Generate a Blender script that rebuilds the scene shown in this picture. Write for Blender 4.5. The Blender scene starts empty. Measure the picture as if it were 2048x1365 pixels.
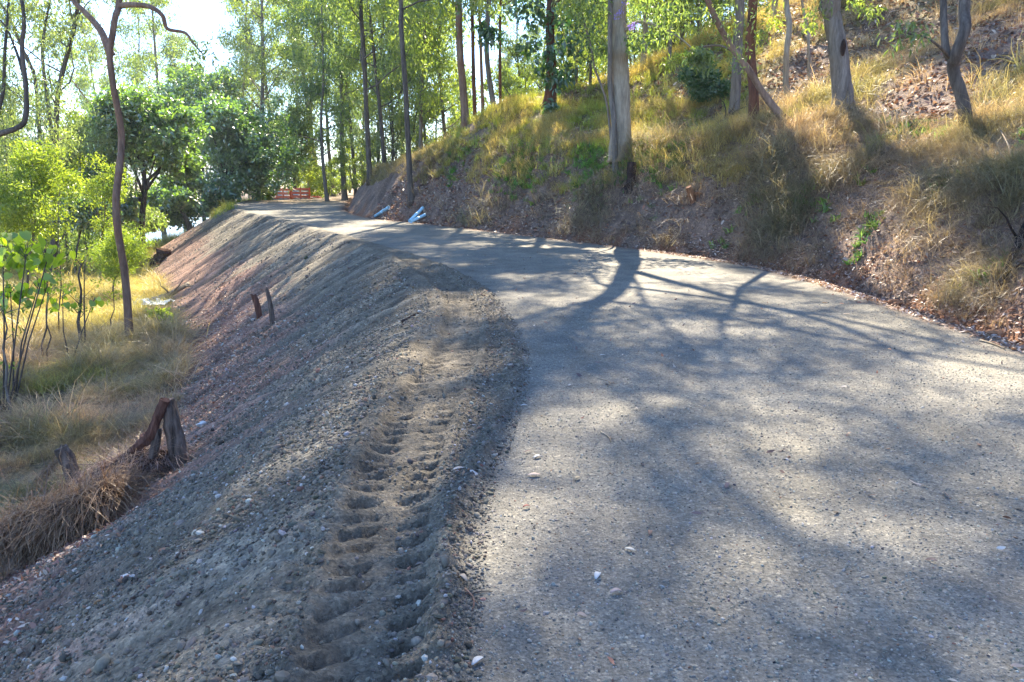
import bpy, math, random
import numpy as np
from mathutils import Vector, Matrix
rnd = random.Random(7)
RG = np.random.default_rng(11)
SC = bpy.context.scene
COL = SC.collection

# ------------------------------------------------------------------ camera, sky, sun, exposure
PITCH = math.radians(12.0); CAMZ = 1.6; FPX = 1518.0
cam_d = bpy.data.cameras.new('camera'); cam = bpy.data.objects.new('camera', cam_d); COL.objects.link(cam)
cam_d.sensor_width = 36.0; cam_d.lens = 36.0 * FPX / 2048.0
cam_d.clip_start = 0.05; cam_d.clip_end = 6000
cam.location = (0, 0, CAMZ); cam.rotation_euler = (math.radians(90) - PITCH, 0, 0)
SC.camera = cam
SUN_EL = math.radians(43); SUN_AZ = math.radians(4.0)
world = bpy.data.worlds.new('World'); SC.world = world; world.use_nodes = True
wn = world.node_tree.nodes; wl = world.node_tree.links
bg = wn['Background']; sky = wn.new('ShaderNodeTexSky'); sky.sky_type = 'NISHITA'; sky.sun_disc = False
sky.sun_elevation = SUN_EL; sky.sun_rotation = SUN_AZ; sky.air_density = 1.0; sky.dust_density = .1; sky.ozone_density = 3.0
tn = wn.new('ShaderNodeMix'); tn.data_type = 'RGBA'; tn.blend_type = 'MULTIPLY'; tn.inputs['Factor'].default_value = 1.0; tn.inputs['B'].default_value = (.82, .97, 1.2, 1); wl.new(sky.outputs[0], tn.inputs['A']); wl.new(tn.outputs['Result'], bg.inputs['Color']); bg.inputs['Strength'].default_value = 0.085
sun_d = bpy.data.lights.new('sun', 'SUN'); sun = bpy.data.objects.new('sun', sun_d); COL.objects.link(sun)
sun_d.energy = 5.0; sun_d.angle = math.radians(0.53); sun_d.color = (1.0, 0.89, 0.70)
SV = Vector((math.sin(SUN_AZ) * math.cos(SUN_EL), math.cos(SUN_AZ) * math.cos(SUN_EL), math.sin(SUN_EL)))
sun.rotation_euler = (-SV).to_track_quat('-Z', 'Y').to_euler(); sun.location = (0, 0, 60)
SC.view_settings.view_transform = 'Standard'; SC.view_settings.look = 'None'
SC.view_settings.exposure = 2.28; SC.view_settings.gamma = 1.0; SC.view_settings.use_curve_mapping = False
SC.render.engine = 'CYCLES'
cy = SC.cycles
cy.use_denoising = True; cy.max_bounces = 6; cy.diffuse_bounces = 3; cy.glossy_bounces = 2
cy.transmission_bounces = 4; cy.transparent_max_bounces = 8; cy.use_adaptive_sampling = True
cy.adaptive_threshold = 0.01; cy.caustics_reflective = False; cy.caustics_refractive = False
cy.sample_clamp_indirect = 6.0

CO, SI = math.cos(PITCH), math.sin(PITCH)
def W(px, py, D):
    """world point on the sight line of a photo pixel at distance D ahead (used once, to survey positions)"""
    x = (px - 1024) / FPX; v = -(py - 682.5) / FPX
    t = D / (CO + v * SI)
    return Vector((x * t, D, CAMZ + t * (v * CO - SI)))

# ------------------------------------------------------------------ helpers
def tag(o, label=None, cat=None, group=None, kind=None):
    if label: o['label'] = label
    if cat: o['category'] = cat
    if group: o['group'] = group
    if kind: o['kind'] = kind
    return o

def mesh_np(name, V, F, mat=None, smooth=True, colors=None):
    V = np.asarray(V, dtype=np.float32); F = np.asarray(F, dtype=np.int32)
    me = bpy.data.meshes.new(name); n = F.shape[1]
    me.vertices.add(len(V)); me.vertices.foreach_set('co', V.ravel())
    me.loops.add(F.size); me.loops.foreach_set('vertex_index', F.ravel())
    me.polygons.add(len(F)); me.polygons.foreach_set('loop_start', np.arange(len(F), dtype=np.int32) * n)
    me.polygons.foreach_set('loop_total', np.full(len(F), n, dtype=np.int32))
    me.polygons.foreach_set('use_smooth', np.full(len(F), smooth, dtype=bool))
    if mat: me.materials.append(mat)
    if colors is not None:
        a = me.attributes.new('col', 'FLOAT_COLOR', 'POINT')
        c = np.ones((len(V), 4), dtype=np.float32); c[:, :3] = colors; a.data.foreach_set('color', c.ravel())
    me.update(calc_edges=True)
    return me

def mobj(name, me, parent=None, loc=None):
    o = bpy.data.objects.new(name, me); COL.objects.link(o)
    if parent: o.parent = parent
    if loc is not None: o.location = loc
    return o

def empty(name, loc, rz=0.0):
    o = bpy.data.objects.new(name, None); COL.objects.link(o)
    o.empty_display_size = 0.2; o.location = loc; o.rotation_euler = (0, 0, rz)
    return o

def copy_tree(o, parent=None):
    c = o.copy(); COL.objects.link(c)
    c.parent = parent
    for ch in list(o.children): copy_tree(ch, c)
    return c

class MB:
    """collects quads"""
    def __init__(s): s.V = []; s.F = []; s.n = 0
    def add(s, V, F):
        V = np.asarray(V, dtype=np.float32).reshape(-1, 3); F = np.asarray(F, dtype=np.int32).reshape(-1, 4)
        s.V.append(V); s.F.append(F + s.n); s.n += len(V)
    def tube(s, pts, rad, sides=8, rough=0.0, cap=True, rng=None):
        P = np.asarray([tuple(p) for p in pts], dtype=float); n = len(P)
        T = np.gradient(P, axis=0); T /= np.linalg.norm(T, axis=1)[:, None] + 1e-9
        up = np.array([0.31, 0.95, 0.05]);
        if abs(T[0] @ up) > .9: up = np.array([1., 0, 0])
        u = np.cross(T[0], up); u /= np.linalg.norm(u)
        ang = np.linspace(0, 2 * math.pi, sides, endpoint=False); V = []
        for i in range(n):
            u = u - T[i] * (u @ T[i]); u /= np.linalg.norm(u) + 1e-9; w = np.cross(T[i], u)
            r = rad[i] * (1 + (rng.uniform(-rough, rough, sides) if (rough and rng is not None) else 0))
            V.append(P[i] + (np.cos(ang) * r)[:, None] * u + (np.sin(ang) * r)[:, None] * w)
        V = np.concatenate(V); F = []
        for i in range(n - 1):
            for k in range(sides):
                a = i * sides + k; b = i * sides + (k + 1) % sides
                F.append((a, b, b + sides, a + sides))
        if cap:
            for base in (0, (n - 1) * sides):
                c = len(V); V = np.vstack([V, V[base:base + sides].mean(0)[None]])
                for k in range(0, sides, 2):
                    q = (base + k, base + (k + 1) % sides, base + (k + 2) % sides, c)
                    F.append(q if base else q[::-1])
        s.add(V, F)
    def box(s, c, sx, sy, sz, M=None, taper=1.0):
        V = []
        for z in (-.5, .5):
            k = taper if z > 0 else 1
            for x, y in ((-.5, -.5), (.5, -.5), (.5, .5), (-.5, .5)): V.append((x * sx * k, y * sy * k, z * sz))
        V = np.array(V)
        if M is not None: V = V @ np.array(M.to_3x3()).T
        s.add(V + np.array(tuple(c)), [(3, 2, 1, 0), (4, 5, 6, 7), (0, 1, 5, 4), (1, 2, 6, 5), (2, 3, 7, 6), (3, 0, 4, 7)])
    def mesh(s, name, mat, smooth=True):
        return mesh_np(name, np.concatenate(s.V), np.concatenate(s.F), mat, smooth)
    def build(s, name, mat, parent=None, smooth=True, loc=None):
        return mobj(name, s.mesh(name, mat, smooth), parent, loc)

# numpy value noise
_perm = np.random.default_rng(3).random((256, 256)).astype(np.float32)
def vnoise(x, y):
    xi = np.floor(x).astype(int); yi = np.floor(y).astype(int); fx = x - xi; fy = y - yi
    fx = fx * fx * (3 - 2 * fx); fy = fy * fy * (3 - 2 * fy)
    a = _perm[xi & 255, yi & 255]; b = _perm[(xi + 1) & 255, yi & 255]; c = _perm[xi & 255, (yi + 1) & 255]; d = _perm[(xi + 1) & 255, (yi + 1) & 255]
    return (a + (b - a) * fx) * (1 - fy) + (c + (d - c) * fx) * fy - 0.5
def fbm(x, y, o=4, g=.5):
    s = 0; a = 1.0
    for i in range(o):
        s = s + a * vnoise(x * 2 ** i + 17.3 * i, y * 2 ** i - 9.1 * i); a *= g
    return s
def sstep(a, b, x):
    t = np.clip((x - a) / (b - a), 0, 1); return t * t * (3 - 2 * t)
def smax(a, b, k):
    return 0.5 * (a + b + np.sqrt((a - b) ** 2 + k * k))
def smin(a, b, k):
    return 0.5 * (a + b - np.sqrt((a - b) ** 2 + k * k))

# ------------------------------------------------------------------ road geometry (plan curves, metres)
def curve(pts, n=5):
    P = np.array(pts, float); out = []
    for i in range(len(P) - 1):
        p0 = P[max(i - 1, 0)]; p1 = P[i]; p2 = P[i + 1]; p3 = P[min(i + 2, len(P) - 1)]
        for t in np.linspace(0, 1, n, endpoint=False):
            out.append(.5 * ((2 * p1) + (p2 - p0) * t + (2 * p0 - 5 * p1 + 4 * p2 - p3) * t * t + (-p0 + 3 * p1 - 3 * p2 + p3) * t ** 3))
    out.append(P[-1]); return np.array(out)
CL = curve([(-1.2, -60), (-.8, -12), (-.62, -4), (-.62, 0), (-.74, 2.4), (-.95, 4.2), (-1.0, 6), (-1.0, 8.7), (-1.2, 10.4), (-2.0, 13.7), (-3.3, 17.6), (-6, 23.8), (-9.6, 31.3), (-14.4, 40.4), (-19.3, 55), (-21.8, 70), (-25, 90), (-36, 130), (-70, 200)])
CR = curve([(4.4, -60), (4.8, -12), (5, 0), (5.05, 7), (4.9, 12.7), (4.2, 15.6), (2.75, 18.4), (-.4, 23.8), (-3.4, 28.8), (-6.2, 33), (-9.2, 42), (-11.2, 52), (-13.8, 65), (-18, 90), (-28, 130), (-60, 200)])
CB = curve([(-.4, -60), (-.2, -10), (-.15, 0), (-.17, 3.2), (-.07, 4.35), (.10, 6.2), (.08, 7.4), (-.1, 9.3), (-.5, 11.7), (-1.7, 15.5), (-3.1, 18.6), (-5.7, 24.2), (-9.3, 31.7), (-14.1, 40.6), (-19.1, 55), (-21.7, 70), (-25, 90), (-36, 130), (-70, 200)])
CT = curve([(-.3, -10), (-.4, 0), (-.5, 2.4), (-.56, 3.1), (-.62, 3.95), (-.60, 5.4), (-.52, 7.6), (-.72, 10.2), (-1.5, 13.4), (-2.6, 16.6), (-3.9, 19.5)])
def pdist(x, y, C):
    """signed distance (left of the curve positive) and arc length"""
    best = np.full(x.shape, 1e9); sg = np.zeros(x.shape); arc = np.zeros(x.shape); acc = 0.0
    for i in range(len(C) - 1):
        a = C[i]; d = C[i + 1] - a; L = math.hypot(*d)
        if L < 1e-9: continue
        t = np.clip(((x - a[0]) * d[0] + (y - a[1]) * d[1]) / (L * L), 0, 1)
        qx = x - a[0] - t * d[0]; qy = y - a[1] - t * d[1]; q = qx * qx + qy * qy
        m = q < best
        best = np.where(m, q, best); sg = np.where(m, d[0] * qy - d[1] * qx, sg); arc = np.where(m, acc + t * L, arc); acc += L
    return np.sqrt(best) * np.where(sg >= 0, 1, -1), arc

def terrain(x, y, full=False):
    x = np.asarray(x, float); y = np.asarray(y, float)
    dL, sL = pdist(x, y, CL); dR, sR = pdist(x, y, CR); dR = -dR; dB, _ = pdist(x, y, CB)
    r = np.hypot(x, y)
    # valley floor
    V = -2.15 - .03 * np.clip(y - 15, 0, 45) + .35 * fbm(x * .18, y * .18, 3) - .012 * np.clip(-x - 12, 0, 60)
    V = V - 1.8 * np.exp(-(((x + 40) / 16) ** 2 + ((y - 88) / 22) ** 2))
    V = V - 5 * sstep(95, 260, y) + .12 * fbm(x * 1.1, y * 1.1, 3)
    # embankment below the left crest
    s = np.clip(dL, 0, None)
    rill = fbm(sL * 3.2, s * .25, 4, .6) * .13 * sstep(.2, 1.3, s) + fbm(sL * .6, s * .3, 2) * .16 * sstep(.6, 2.5, s)
    slope = -.62 * (np.sqrt(s * s + .16) - .4) + rill + .03 * fbm(x * 6, y * 6, 3) * sstep(0, .4, s)
    zl = smax(slope, V, .25)
    # running surface with its loose shoulder
    sh = sstep(.0, .10, dB + .05 * fbm(x * 7, y * 7, 2)) * (dL < .6)
    edge = np.exp(-((dB - .10) / .09) ** 2)
    lip = np.exp(-((dL + .06) / .12) ** 2)
    near = sstep(22, 9, y)
    z0 = .012 * fbm(x * .8, y * .8, 3) + .0035 * fbm(x * 14, y * 14, 3)
    zs = sh * (.035 + .035 * fbm(x * 3.1, y * 3.1, 3)) + edge * (.026 + .05 * fbm(x * 13, y * 13, 3)) * near + lip * (.035 + .03 * fbm(x * 9, y * 9, 2))
    zs = zs + sh * .018 * fbm(x * 26, y * 26, 3) * near
    z = z0 + zs * (dL < .8)
    # tyre track with lug prints
    m = (y > 1.0) & (y < 19) & (x > -6) & (x < 1)
    if m.any():
        xx, yy = x[m], y[m]; dT, sT = pdist(xx, yy, CT)
        lat = dT
        rut = -.016 * sstep(.25, .17, np.abs(lat))
        ridge = .016 * np.exp(-((np.abs(lat) - .25) / .05) ** 2)
        q = np.where(lat < 0, sT + lat * .35 + .06, sT + lat * .70)
        q = q + .022 * fbm(xx * 4, yy * 4, 2); lat = lat + .03 * fbm(xx * 6, yy * 6, 2)
        ph = (q / .155) % 1.0
        bar = sstep(.34, .84, ph) * sstep(.96, .90, ph) * np.clip(.95 + .8 * fbm(xx * 16, yy * 16, 2), .4, 1.25)
        wdt = np.where(lat < 0, sstep(.015, .08, -lat) * sstep(.215, .18, -lat), sstep(.03, .08, lat) * sstep(.225, .18, lat))
        fade = sstep(19, 10, yy) * .9 + .15
        wear = np.clip(.8 + 1.1 * fbm(xx * 2.3 + 5, yy * 1.1, 2), .15, 1)
        z[m] += (rut + ridge) * sstep(20, 14, yy) + .007 * np.sin(sT * 62) * sstep(.16, .08, np.abs(lat - .48)) * sstep(4, 6, yy) * sstep(16, 11, yy) - .010 * sstep(.2, .12, np.abs(lat - .48)) * sstep(4, 6, yy) * sstep(17, 12, yy) - .044 * bar * wdt * fade * wear
        # a second, shallower pass to its left
        l2 = lat - .33; ph2 = ((sT - l2 * .8) / .19) % 1.0
        z[m] += -.026 * sstep(0, .12, ph2) * sstep(.6, .3, ph2) * sstep(.13, .08, np.abs(l2)) * sstep(4.6, 3.2, yy) - .02 * sstep(.17, .1, np.abs(lat + .42)) * sstep(3, 6, yy) * sstep(12, 8, yy)
    # cut bank and hill on the right
    d = np.clip(dR, 0, None)
    shelf = 1.9 + .7 * sstep(13, 19, y) + .25 * fbm(sR * .16, d * .3, 2) - 1.35 * sstep(34, 58, y) - .9 * sstep(58, 90, y) - 4 * sstep(100, 260, y)
    nd = .983 * x + .185 * y - 9.2
    hp = .43 * .5 * (nd + np.sqrt(nd * nd + 1.2)) ; hp = hp * sstep(230, 80, nd)
    hp = hp * sstep(900, 400, y)
    S = shelf + hp + .25 * np.clip(y - 24, 0, 10) * sstep(-7, 2, x) * sstep(1.5, 5, d) * sstep(600, 200, y) + .30 * fbm(x * .35, y * .35, 3) * sstep(1, 5, d) + .13 * fbm(x * 1.5, y * 1.5, 3) * sstep(.8, 2, d)
    bank = -.10 * sstep(.0, .18, d) * (dR > 0) + 1.3 * np.clip(d - .28, 0, None) + .42 * fbm(sR * .9, d * 1.0, 4, .6) * sstep(.2, 1.0, d) + .10 * fbm(x * 4.2, y * 4.2, 3) * sstep(.25, .6, d)
    zr = smin(bank, S, .3)
    z = np.where(dL > 0, zl + (z - 0) * sstep(.5, 0, dL), z)
    z = np.where(dR > 0, zr, z)
    if full: return z, dict(dL=dL, dR=dR, dB=dB, sL=sL, sR=sR, V=V, S=S, slope=slope, bank=bank, nd=nd)
    return z
def H(x, y): return float(terrain(np.array([x]), np.array([y]))[0])
def G(px, y, dz=0.0):
    """ground point under photo column px at distance y"""
    z = 0.0
    for _ in range(4):
        x = (px - 1024) / FPX * (y * CO - (z - CAMZ) * SI); z = H(x, y)
    return Vector((x, y, z + dz))

# ------------------------------------------------------------------ materials
def newmat(name):
    m = bpy.data.materials.new(name); m.use_nodes = True; nt = m.node_tree
    b = nt.nodes['Principled BSDF']; b.inputs['Specular IOR Level'].default_value = .25; b.inputs['Roughness'].default_value = .9
    return m, nt, b
def N(nt, t, **k):
    n = nt.nodes.new(t)
    for a, v in k.items(): setattr(n, a, v)
    return n
def mulcol(nt, a, b, fac=1.0):
    n = N(nt, 'ShaderNodeMix', data_type='RGBA', blend_type='MULTIPLY'); n.inputs['Factor'].default_value = fac
    nt.links.new(a, n.inputs['A']); nt.links.new(b, n.inputs['B']); return n.outputs['Result']
def ramp(nt, src, stops):
    r = N(nt, 'ShaderNodeValToRGB'); e = r.color_ramp.elements
    while len(e) < len(stops): e.new(.5)
    for k, (p, c) in enumerate(stops):
        e[k].position = p; e[k].color = (*c, 1) if len(c) == 3 else c
    nt.links.new(src, r.inputs[0]); return r.outputs['Color']
def noise(nt, co, scale, detail=4, rough=.55):
    n = N(nt, 'ShaderNodeTexNoise'); n.inputs['Scale'].default_value = scale; n.inputs['Detail'].default_value = detail; n.inputs['Roughness'].default_value = rough
    nt.links.new(co, n.inputs['Vector']); return n

def ground_mat(name, speck=.5, bump=.6, fine=90, lo=.72, hi=1.3, bd=.02):
    m, nt, b = newmat(name)
    at = N(nt, 'ShaderNodeAttribute', attribute_name='col'); tc = N(nt, 'ShaderNodeTexCoord'); co = tc.outputs['Object']
    n1 = noise(nt, co, 2.3, 5); n2 = noise(nt, co, 22, 4, .6); n3 = noise(nt, co, fine, 3, .7)
    c = mulcol(nt, at.outputs['Color'], ramp(nt, n1.outputs[0], [(.3, (lo,) * 3), (.7, (hi, hi * .985, hi * .95))]))
    c = mulcol(nt, c, ramp(nt, n2.outputs[0], [(.3, (.78,) * 3), (.7, (1.22,) * 3)]))
    c = mulcol(nt, c, ramp(nt, n3.outputs[0], [(.28, (.55,) * 3), (.5, (1,) * 3), (.72, (1.5,) * 3)]), speck)
    v = N(nt, 'ShaderNodeTexVoronoi'); v.inputs['Scale'].default_value = fine * 1.0; nt.links.new(co, v.inputs['Vector'])
    vc = N(nt, 'ShaderNodeSeparateColor'); nt.links.new(v.outputs['Color'], vc.inputs[0])
    c = mulcol(nt, c, ramp(nt, vc.outputs[0], [(.0, (.72,) * 3), (.75, (1.02,) * 3), (.93, (1.15,) * 3), (.975, (1.65, 1.6, 1.5))]), speck)
    nt.links.new(c, b.inputs['Base Color'])
    bp = N(nt, 'ShaderNodeBump'); bp.inputs['Strength'].default_value = bump; bp.inputs['Distance'].default_value = bd
    ad = N(nt, 'ShaderNodeMath', operation='MULTIPLY_ADD'); nt.links.new(n3.outputs[0], ad.inputs[0]); ad.inputs[1].default_value = .6; nt.links.new(n2.outputs[0], ad.inputs[2])
    ad2 = N(nt, 'ShaderNodeMath', operation='MULTIPLY_ADD'); nt.links.new(v.outputs['Distance'], ad2.inputs[0]); ad2.inputs[1].default_value = -.12; nt.links.new(ad.outputs[0], ad2.inputs[2])
    nt.links.new(ad2.outputs[0], bp.inputs['Height']); nt.links.new(bp.outputs[0], b.inputs['Normal'])
    return m
M_road = ground_mat('compacted_gravel', .9, .8, 85, .8, 1.18, .016)
M_shoulder = ground_mat('loose_gravel', .8, .9, 60, .75, 1.2, .025)
M_bankfill = ground_mat('embankment_fill', .8, .9, 45, .7, 1.25, .035)
M_soil = ground_mat('bank_soil', .7, 1.0, 24, .7, 1.3, .06)
M_hill = ground_mat('hill_soil', .6, 1.0, 16, .7, 1.3, .08)

def leaf_mat(name, c1, c2, trans=.45, rough=.55, vary=.35, inst=False, gloss=.08, tcol=(1.25, 1.3, .55)):
    m = bpy.data.materials.new(name); m.use_nodes = True; nt = m.node_tree; nt.nodes.clear(); L = nt.links
    out = N(nt, 'ShaderNodeOutputMaterial')
    geo = N(nt, 'ShaderNodeNewGeometry'); oi = N(nt, 'ShaderNodeObjectInfo')
    if inst:
        at = N(nt, 'ShaderNodeAttribute', attribute_name='tint', attribute_type='INSTANCER'); base = at.outputs['Color']
        base = mulcol(nt, base, ramp(nt, geo.outputs['Random Per Island'], [(0, (.62, .6, .58)), (1, (1.3, 1.3, 1.3))]))
    else:
        base = ramp(nt, geo.outputs['Random Per Island'], [(0, c1), (1, c2)])
        base = mulcol(nt, base, ramp(nt, oi.outputs['Random'], [(0, (1 - vary * .6, 1 - vary * .4, 1)), (.5, (1, 1, .9)), (1, (1 + vary, 1 + vary * .75, .75))]))
    df = N(nt, 'ShaderNodeBsdfDiffuse'); tr = N(nt, 'ShaderNodeBsdfTranslucent'); gl = N(nt, 'ShaderNodeBsdfGlossy'); gl.inputs['Roughness'].default_value = rough * .7
    L.new(base, df.inputs[0])
    tm = N(nt, 'ShaderNodeMix', data_type='RGBA', blend_type='MULTIPLY'); tm.inputs['Factor'].default_value = 1; L.new(base, tm.inputs['A']); tm.inputs['B'].default_value = (*tcol, 1)
    L.new(tm.outputs['Result'], tr.inputs[0])
    m1 = N(nt, 'ShaderNodeMixShader'); m1.inputs[0].default_value = trans; L.new(df.outputs[0], m1.inputs[1]); L.new(tr.outputs[0], m1.inputs[2])
    m2 = N(nt, 'ShaderNodeMixShader'); m2.inputs[0].default_value = gloss; L.new(m1.outputs[0], m2.inputs[1]); L.new(gl.outputs[0], m2.inputs[2])
    L.new(m2.outputs[0], out.inputs[0]); return m
M_gum = leaf_mat('gum_leaves', (.10, .16, .05), (.30, .35, .10), .58, gloss=.09, tcol=(1.45, 1.55, .65))
M_gum2 = leaf_mat('grey_gum_leaves', (.13, .18, .08), (.28, .33, .15), .5, gloss=.10, tcol=(1.4, 1.5, .7))
M_dense = leaf_mat('rainforest_leaves', (.06, .13, .05), (.26, .38, .10), .48, gloss=.24, tcol=(1.6, 1.8, .5))
M_yel = leaf_mat('shrub_leaves', (.14, .22, .04), (.36, .42, .08), .55, gloss=.05, tcol=(1.5, 1.5, .5))
M_dark = leaf_mat('dark_leaves', (.03, .08, .03), (.07, .15, .05), .35, gloss=.12, tcol=(1.5, 1.8, .6))
M_big = leaf_mat('broad_leaves', (.12, .22, .03), (.30, .42, .05), .55, gloss=.08, tcol=(1.5, 1.5, .4))
M_purple = leaf_mat('purple_petals', (.25, .18, .5), (.4, .3, .7), .4, tcol=(1.2, 1.1, 1.4))
M_grass = leaf_mat('grass_blades', None, None, .42, inst=True, gloss=.04, tcol=(1.3, 1.2, .7))
M_litter = leaf_mat('leaf_litter', None, None, .15, inst=True, gloss=.05, tcol=(1.2, 1, .7))

def pebble_mat():
    m, nt, b = newmat('pebbles'); at = N(nt, 'ShaderNodeAttribute', attribute_name='tint', attribute_type='INSTANCER')
    tc = N(nt, 'ShaderNodeTexCoord'); n = noise(nt, tc.outputs['Object'], 3, 3)
    nt.links.new(mulcol(nt, at.outputs['Color'], ramp(nt, n.outputs[0], [(.3, (.75,) * 3), (.7, (1.2,) * 3)])), b.inputs['Base Color'])
    b.inputs['Roughness'].default_value = .85; return m
M_peb = pebble_mat()

def bark_mat(name, dark, light, accent=None, sx=9, sz=1.2, bump=.6):
    m, nt, b = newmat(name); tc = N(nt, 'ShaderNodeTexCoord'); mp = N(nt, 'ShaderNodeMapping'); mp.inputs['Scale'].default_value = (sx, sx, sz)
    nt.links.new(tc.outputs['Object'], mp.inputs[0]); n1 = noise(nt, mp.outputs[0], 1.0, 6, .65); n2 = noise(nt, tc.outputs['Object'], .9, 3); n3 = noise(nt, mp.outputs[0], 5, 4, .7)
    c = ramp(nt, n1.outputs[0], [(.32, dark), (.66, light)])
    if accent:
        mx = N(nt, 'ShaderNodeMix', data_type='RGBA'); f = ramp(nt, n2.outputs[0], [(.48, (0, 0, 0)), (.62, (1, 1, 1))]); nt.links.new(f, mx.inputs['Factor']); nt.links.new(c, mx.inputs['A']); mx.inputs['B'].default_value = (*accent, 1); c = mx.outputs['Result']
    c = mulcol(nt, c, ramp(nt, n3.outputs[0], [(.3, (.6,) * 3), (.65, (1.2,) * 3)]), .8)
    nt.links.new(c, b.inputs['Base Color']); bp = N(nt, 'ShaderNodeBump'); bp.inputs['Strength'].default_value = bump; bp.inputs['Distance'].default_value = .03
    nt.links.new(n1.outputs[0], bp.inputs['Height']); nt.links.new(bp.outputs[0], b.inputs['Normal']); return m
M_bark = bark_mat('ironbark', (.05, .042, .038), (.17, .145, .125))
M_barkg = bark_mat('grey_bark', (.10, .085, .072), (.27, .235, .20), (.20, .16, .12))
M_barkp = bark_mat('pale_gum_bark', (.20, .165, .125), (.46, .40, .31), (.30, .22, .14), 5, .7, .4)
M_barkr = bark_mat('red_brown_bark', (.07, .03, .02), (.22, .10, .06), (.10, .06, .05))
M_barkb = bark_mat('brown_gum_bark', (.14, .085, .06), (.33, .23, .17), (.22, .12, .08), 6, .8)
M_post = bark_mat('weathered_post_timber', (.04, .028, .022), (.24, .175, .14), None, 22, 2.0, 1.0)
M_postr = bark_mat('red_post_timber', (.07, .03, .022), (.20, .095, .065), None, 22, 2.0, .8)
M_char = bark_mat('charred_wood', (.012, .010, .009), (.07, .04, .03), None, 12, 4, .8)
M_root = bark_mat('orange_root', (.14, .06, .03), (.38, .19, .10), None, 10, 3)
def plain(name, c, rough=.7, var=.25, sc=6, spec=.3):
    m, nt, b = newmat(name); tc = N(nt, 'ShaderNodeTexCoord'); n = noise(nt, tc.outputs['Object'], sc, 4)
    nt.links.new(ramp(nt, n.outputs[0], [(.3, tuple(x * (1 - var) for x in c)), (.7, tuple(min(1, x * (1 + var)) for x in c))]), b.inputs['Base Color'])
    b.inputs['Roughness'].default_value = rough; b.inputs['Specular IOR Level'].default_value = spec; return m

# ------------------------------------------------------------------ TERRAIN SHEET
def spaced(segs):
    out = [segs[0][0]]
    for a, b, s0, s1 in segs:
        x = a
        while x < b - 1e-6:
            t = (x - a) / (b - a); x += s0 + (s1 - s0) * t; out.append(min(x, b))
    return np.array(sorted(set(np.round(out, 5))))
gx = np.concatenate([-spaced([(22, 60, .6, 3), (60, 900, 3, 90)])[::-1], spaced([(-22, -6, .16, .10), (-6, -2.2, .06, .025), (-2.2, .35, .0155, .0155), (.35, 5.4, .045, .06), (5.4, 14, .09, .25), (14, 60, .3, 2.5), (60, 900, 3, 90)])])
gy = spaced([(-60, -2, 4, .5), (-2, 1.6, .4, .03), (1.6, 5, .0125, .016), (5, 12, .017, .04), (12, 24, .05, .11), (24, 60, .12, .3), (60, 120, .4, 2), (120, 1500, 3, 120)])
gx = np.unique(np.round(gx, 4)); gx = gx[np.insert(np.diff(gx) > .004, 0, True)]
gy = gy[np.insert(np.diff(gy) > .004, 0, True)]
X, Y = np.meshgrid(gx, gy); shp = X.shape
Z, T = terrain(X.ravel(), Y.ravel(), True)
xr, yr = X.ravel(), Y.ravel()
def c3(*c): return np.array(c)[None, :]
def mixc(A, B, t): return A * (1 - t[:, None]) + B * t[:, None]
def ground_colour(x, y, T):
    nA = fbm(x * .5, y * .5, 3); nB = fbm(x * 1.7 + 9, y * 1.7, 3); nC = fbm(x * 5 + 3, y * 5, 3)
    dL, dR, dB = T['dL'], T['dR'], T['dB']
    wheel = fbm(x * .35 + 4, T['sR'] * .9, 2); lane = np.exp(-((dR + 1.4) / .35) ** 2) + np.exp(-((dR + 3.1) / .35) ** 2); road = c3(.222, .206, .172) * (1 + .22 * nA[:, None] + .22 * nB[:, None] + .14 * nC[:, None] + (.12 * lane - .05)[:, None])
    road = mixc(road, c3(.13, .125, .115) + 0 * road, np.clip(sstep(0, .45, nB + .5 * nA + .4 * nC) * .6, 0, 1))
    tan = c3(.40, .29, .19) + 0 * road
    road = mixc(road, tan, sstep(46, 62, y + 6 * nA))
    road = mixc(road, c3(.20, .12, .08) + 0 * road, sstep(-.45, -.05, dR + .25 * nC) * .7)
    shl = c3(.18, .152, .112) * (1 + .3 * nC[:, None] + .2 * nB[:, None])
    c = mixc(road, shl, sstep(-.02, .10, dB + .10 * nC) * (sstep(30, 16, y) * .85 + .15))
    rl = fbm(T['sL'] * 3.2, np.clip(dL, 0, None) * .25, 4, .6); emb = c3(.18, .156, .118) * (1 + .35 * nC[:, None] + 1.0 * rl[:, None])
    reds = c3(.26, .16, .12) * (1 + .35 * nC[:, None] + .8 * rl[:, None])
    rill = fbm(T['sL'] * 2.2, dL * .35, 3)
    fe = sstep(1.0, 2.4, dL + 1.5 * rill + .5 * nA - .05 * np.clip(y - 8, 0, 12))
    emb = mixc(emb, reds, fe)
    c = mixc(c, emb, sstep(-.1, .25, dL))
    val = mixc(c3(.20, .155, .09) + 0 * c, c3(.22, .22, .07) + 0 * c, sstep(-.2, .3, nA) * sstep(8, 20, y + .8 * (-x - 6)))
    c = mixc(c, val, sstep(3.4, 4.6, dL + .6 * nB + .5 * nA - .06 * np.clip(y - 8, 0, 14)))
    soil = mixc(c3(.25, .12, .065) + 0 * c, c3(.22, .155, .12) + 0 * c, sstep(.1, .7, dR + .6 * nB)) * (1 + .4 * nC[:, None])
    hill = mixc(c3(.20, .14, .115) + 0 * c, c3(.26, .21, .11) + 0 * c, sstep(-.15, .35, nA + .4 * nB))
    soil = mixc(soil, hill, sstep(1.8, 3.2, dR + .5 * nB))
    return mixc(c, soil, sstep(-.05, .12, dR))
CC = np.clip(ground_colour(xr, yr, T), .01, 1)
ny_, nx_ = shp
idx = np.arange(ny_ * nx_).reshape(shp)
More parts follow.
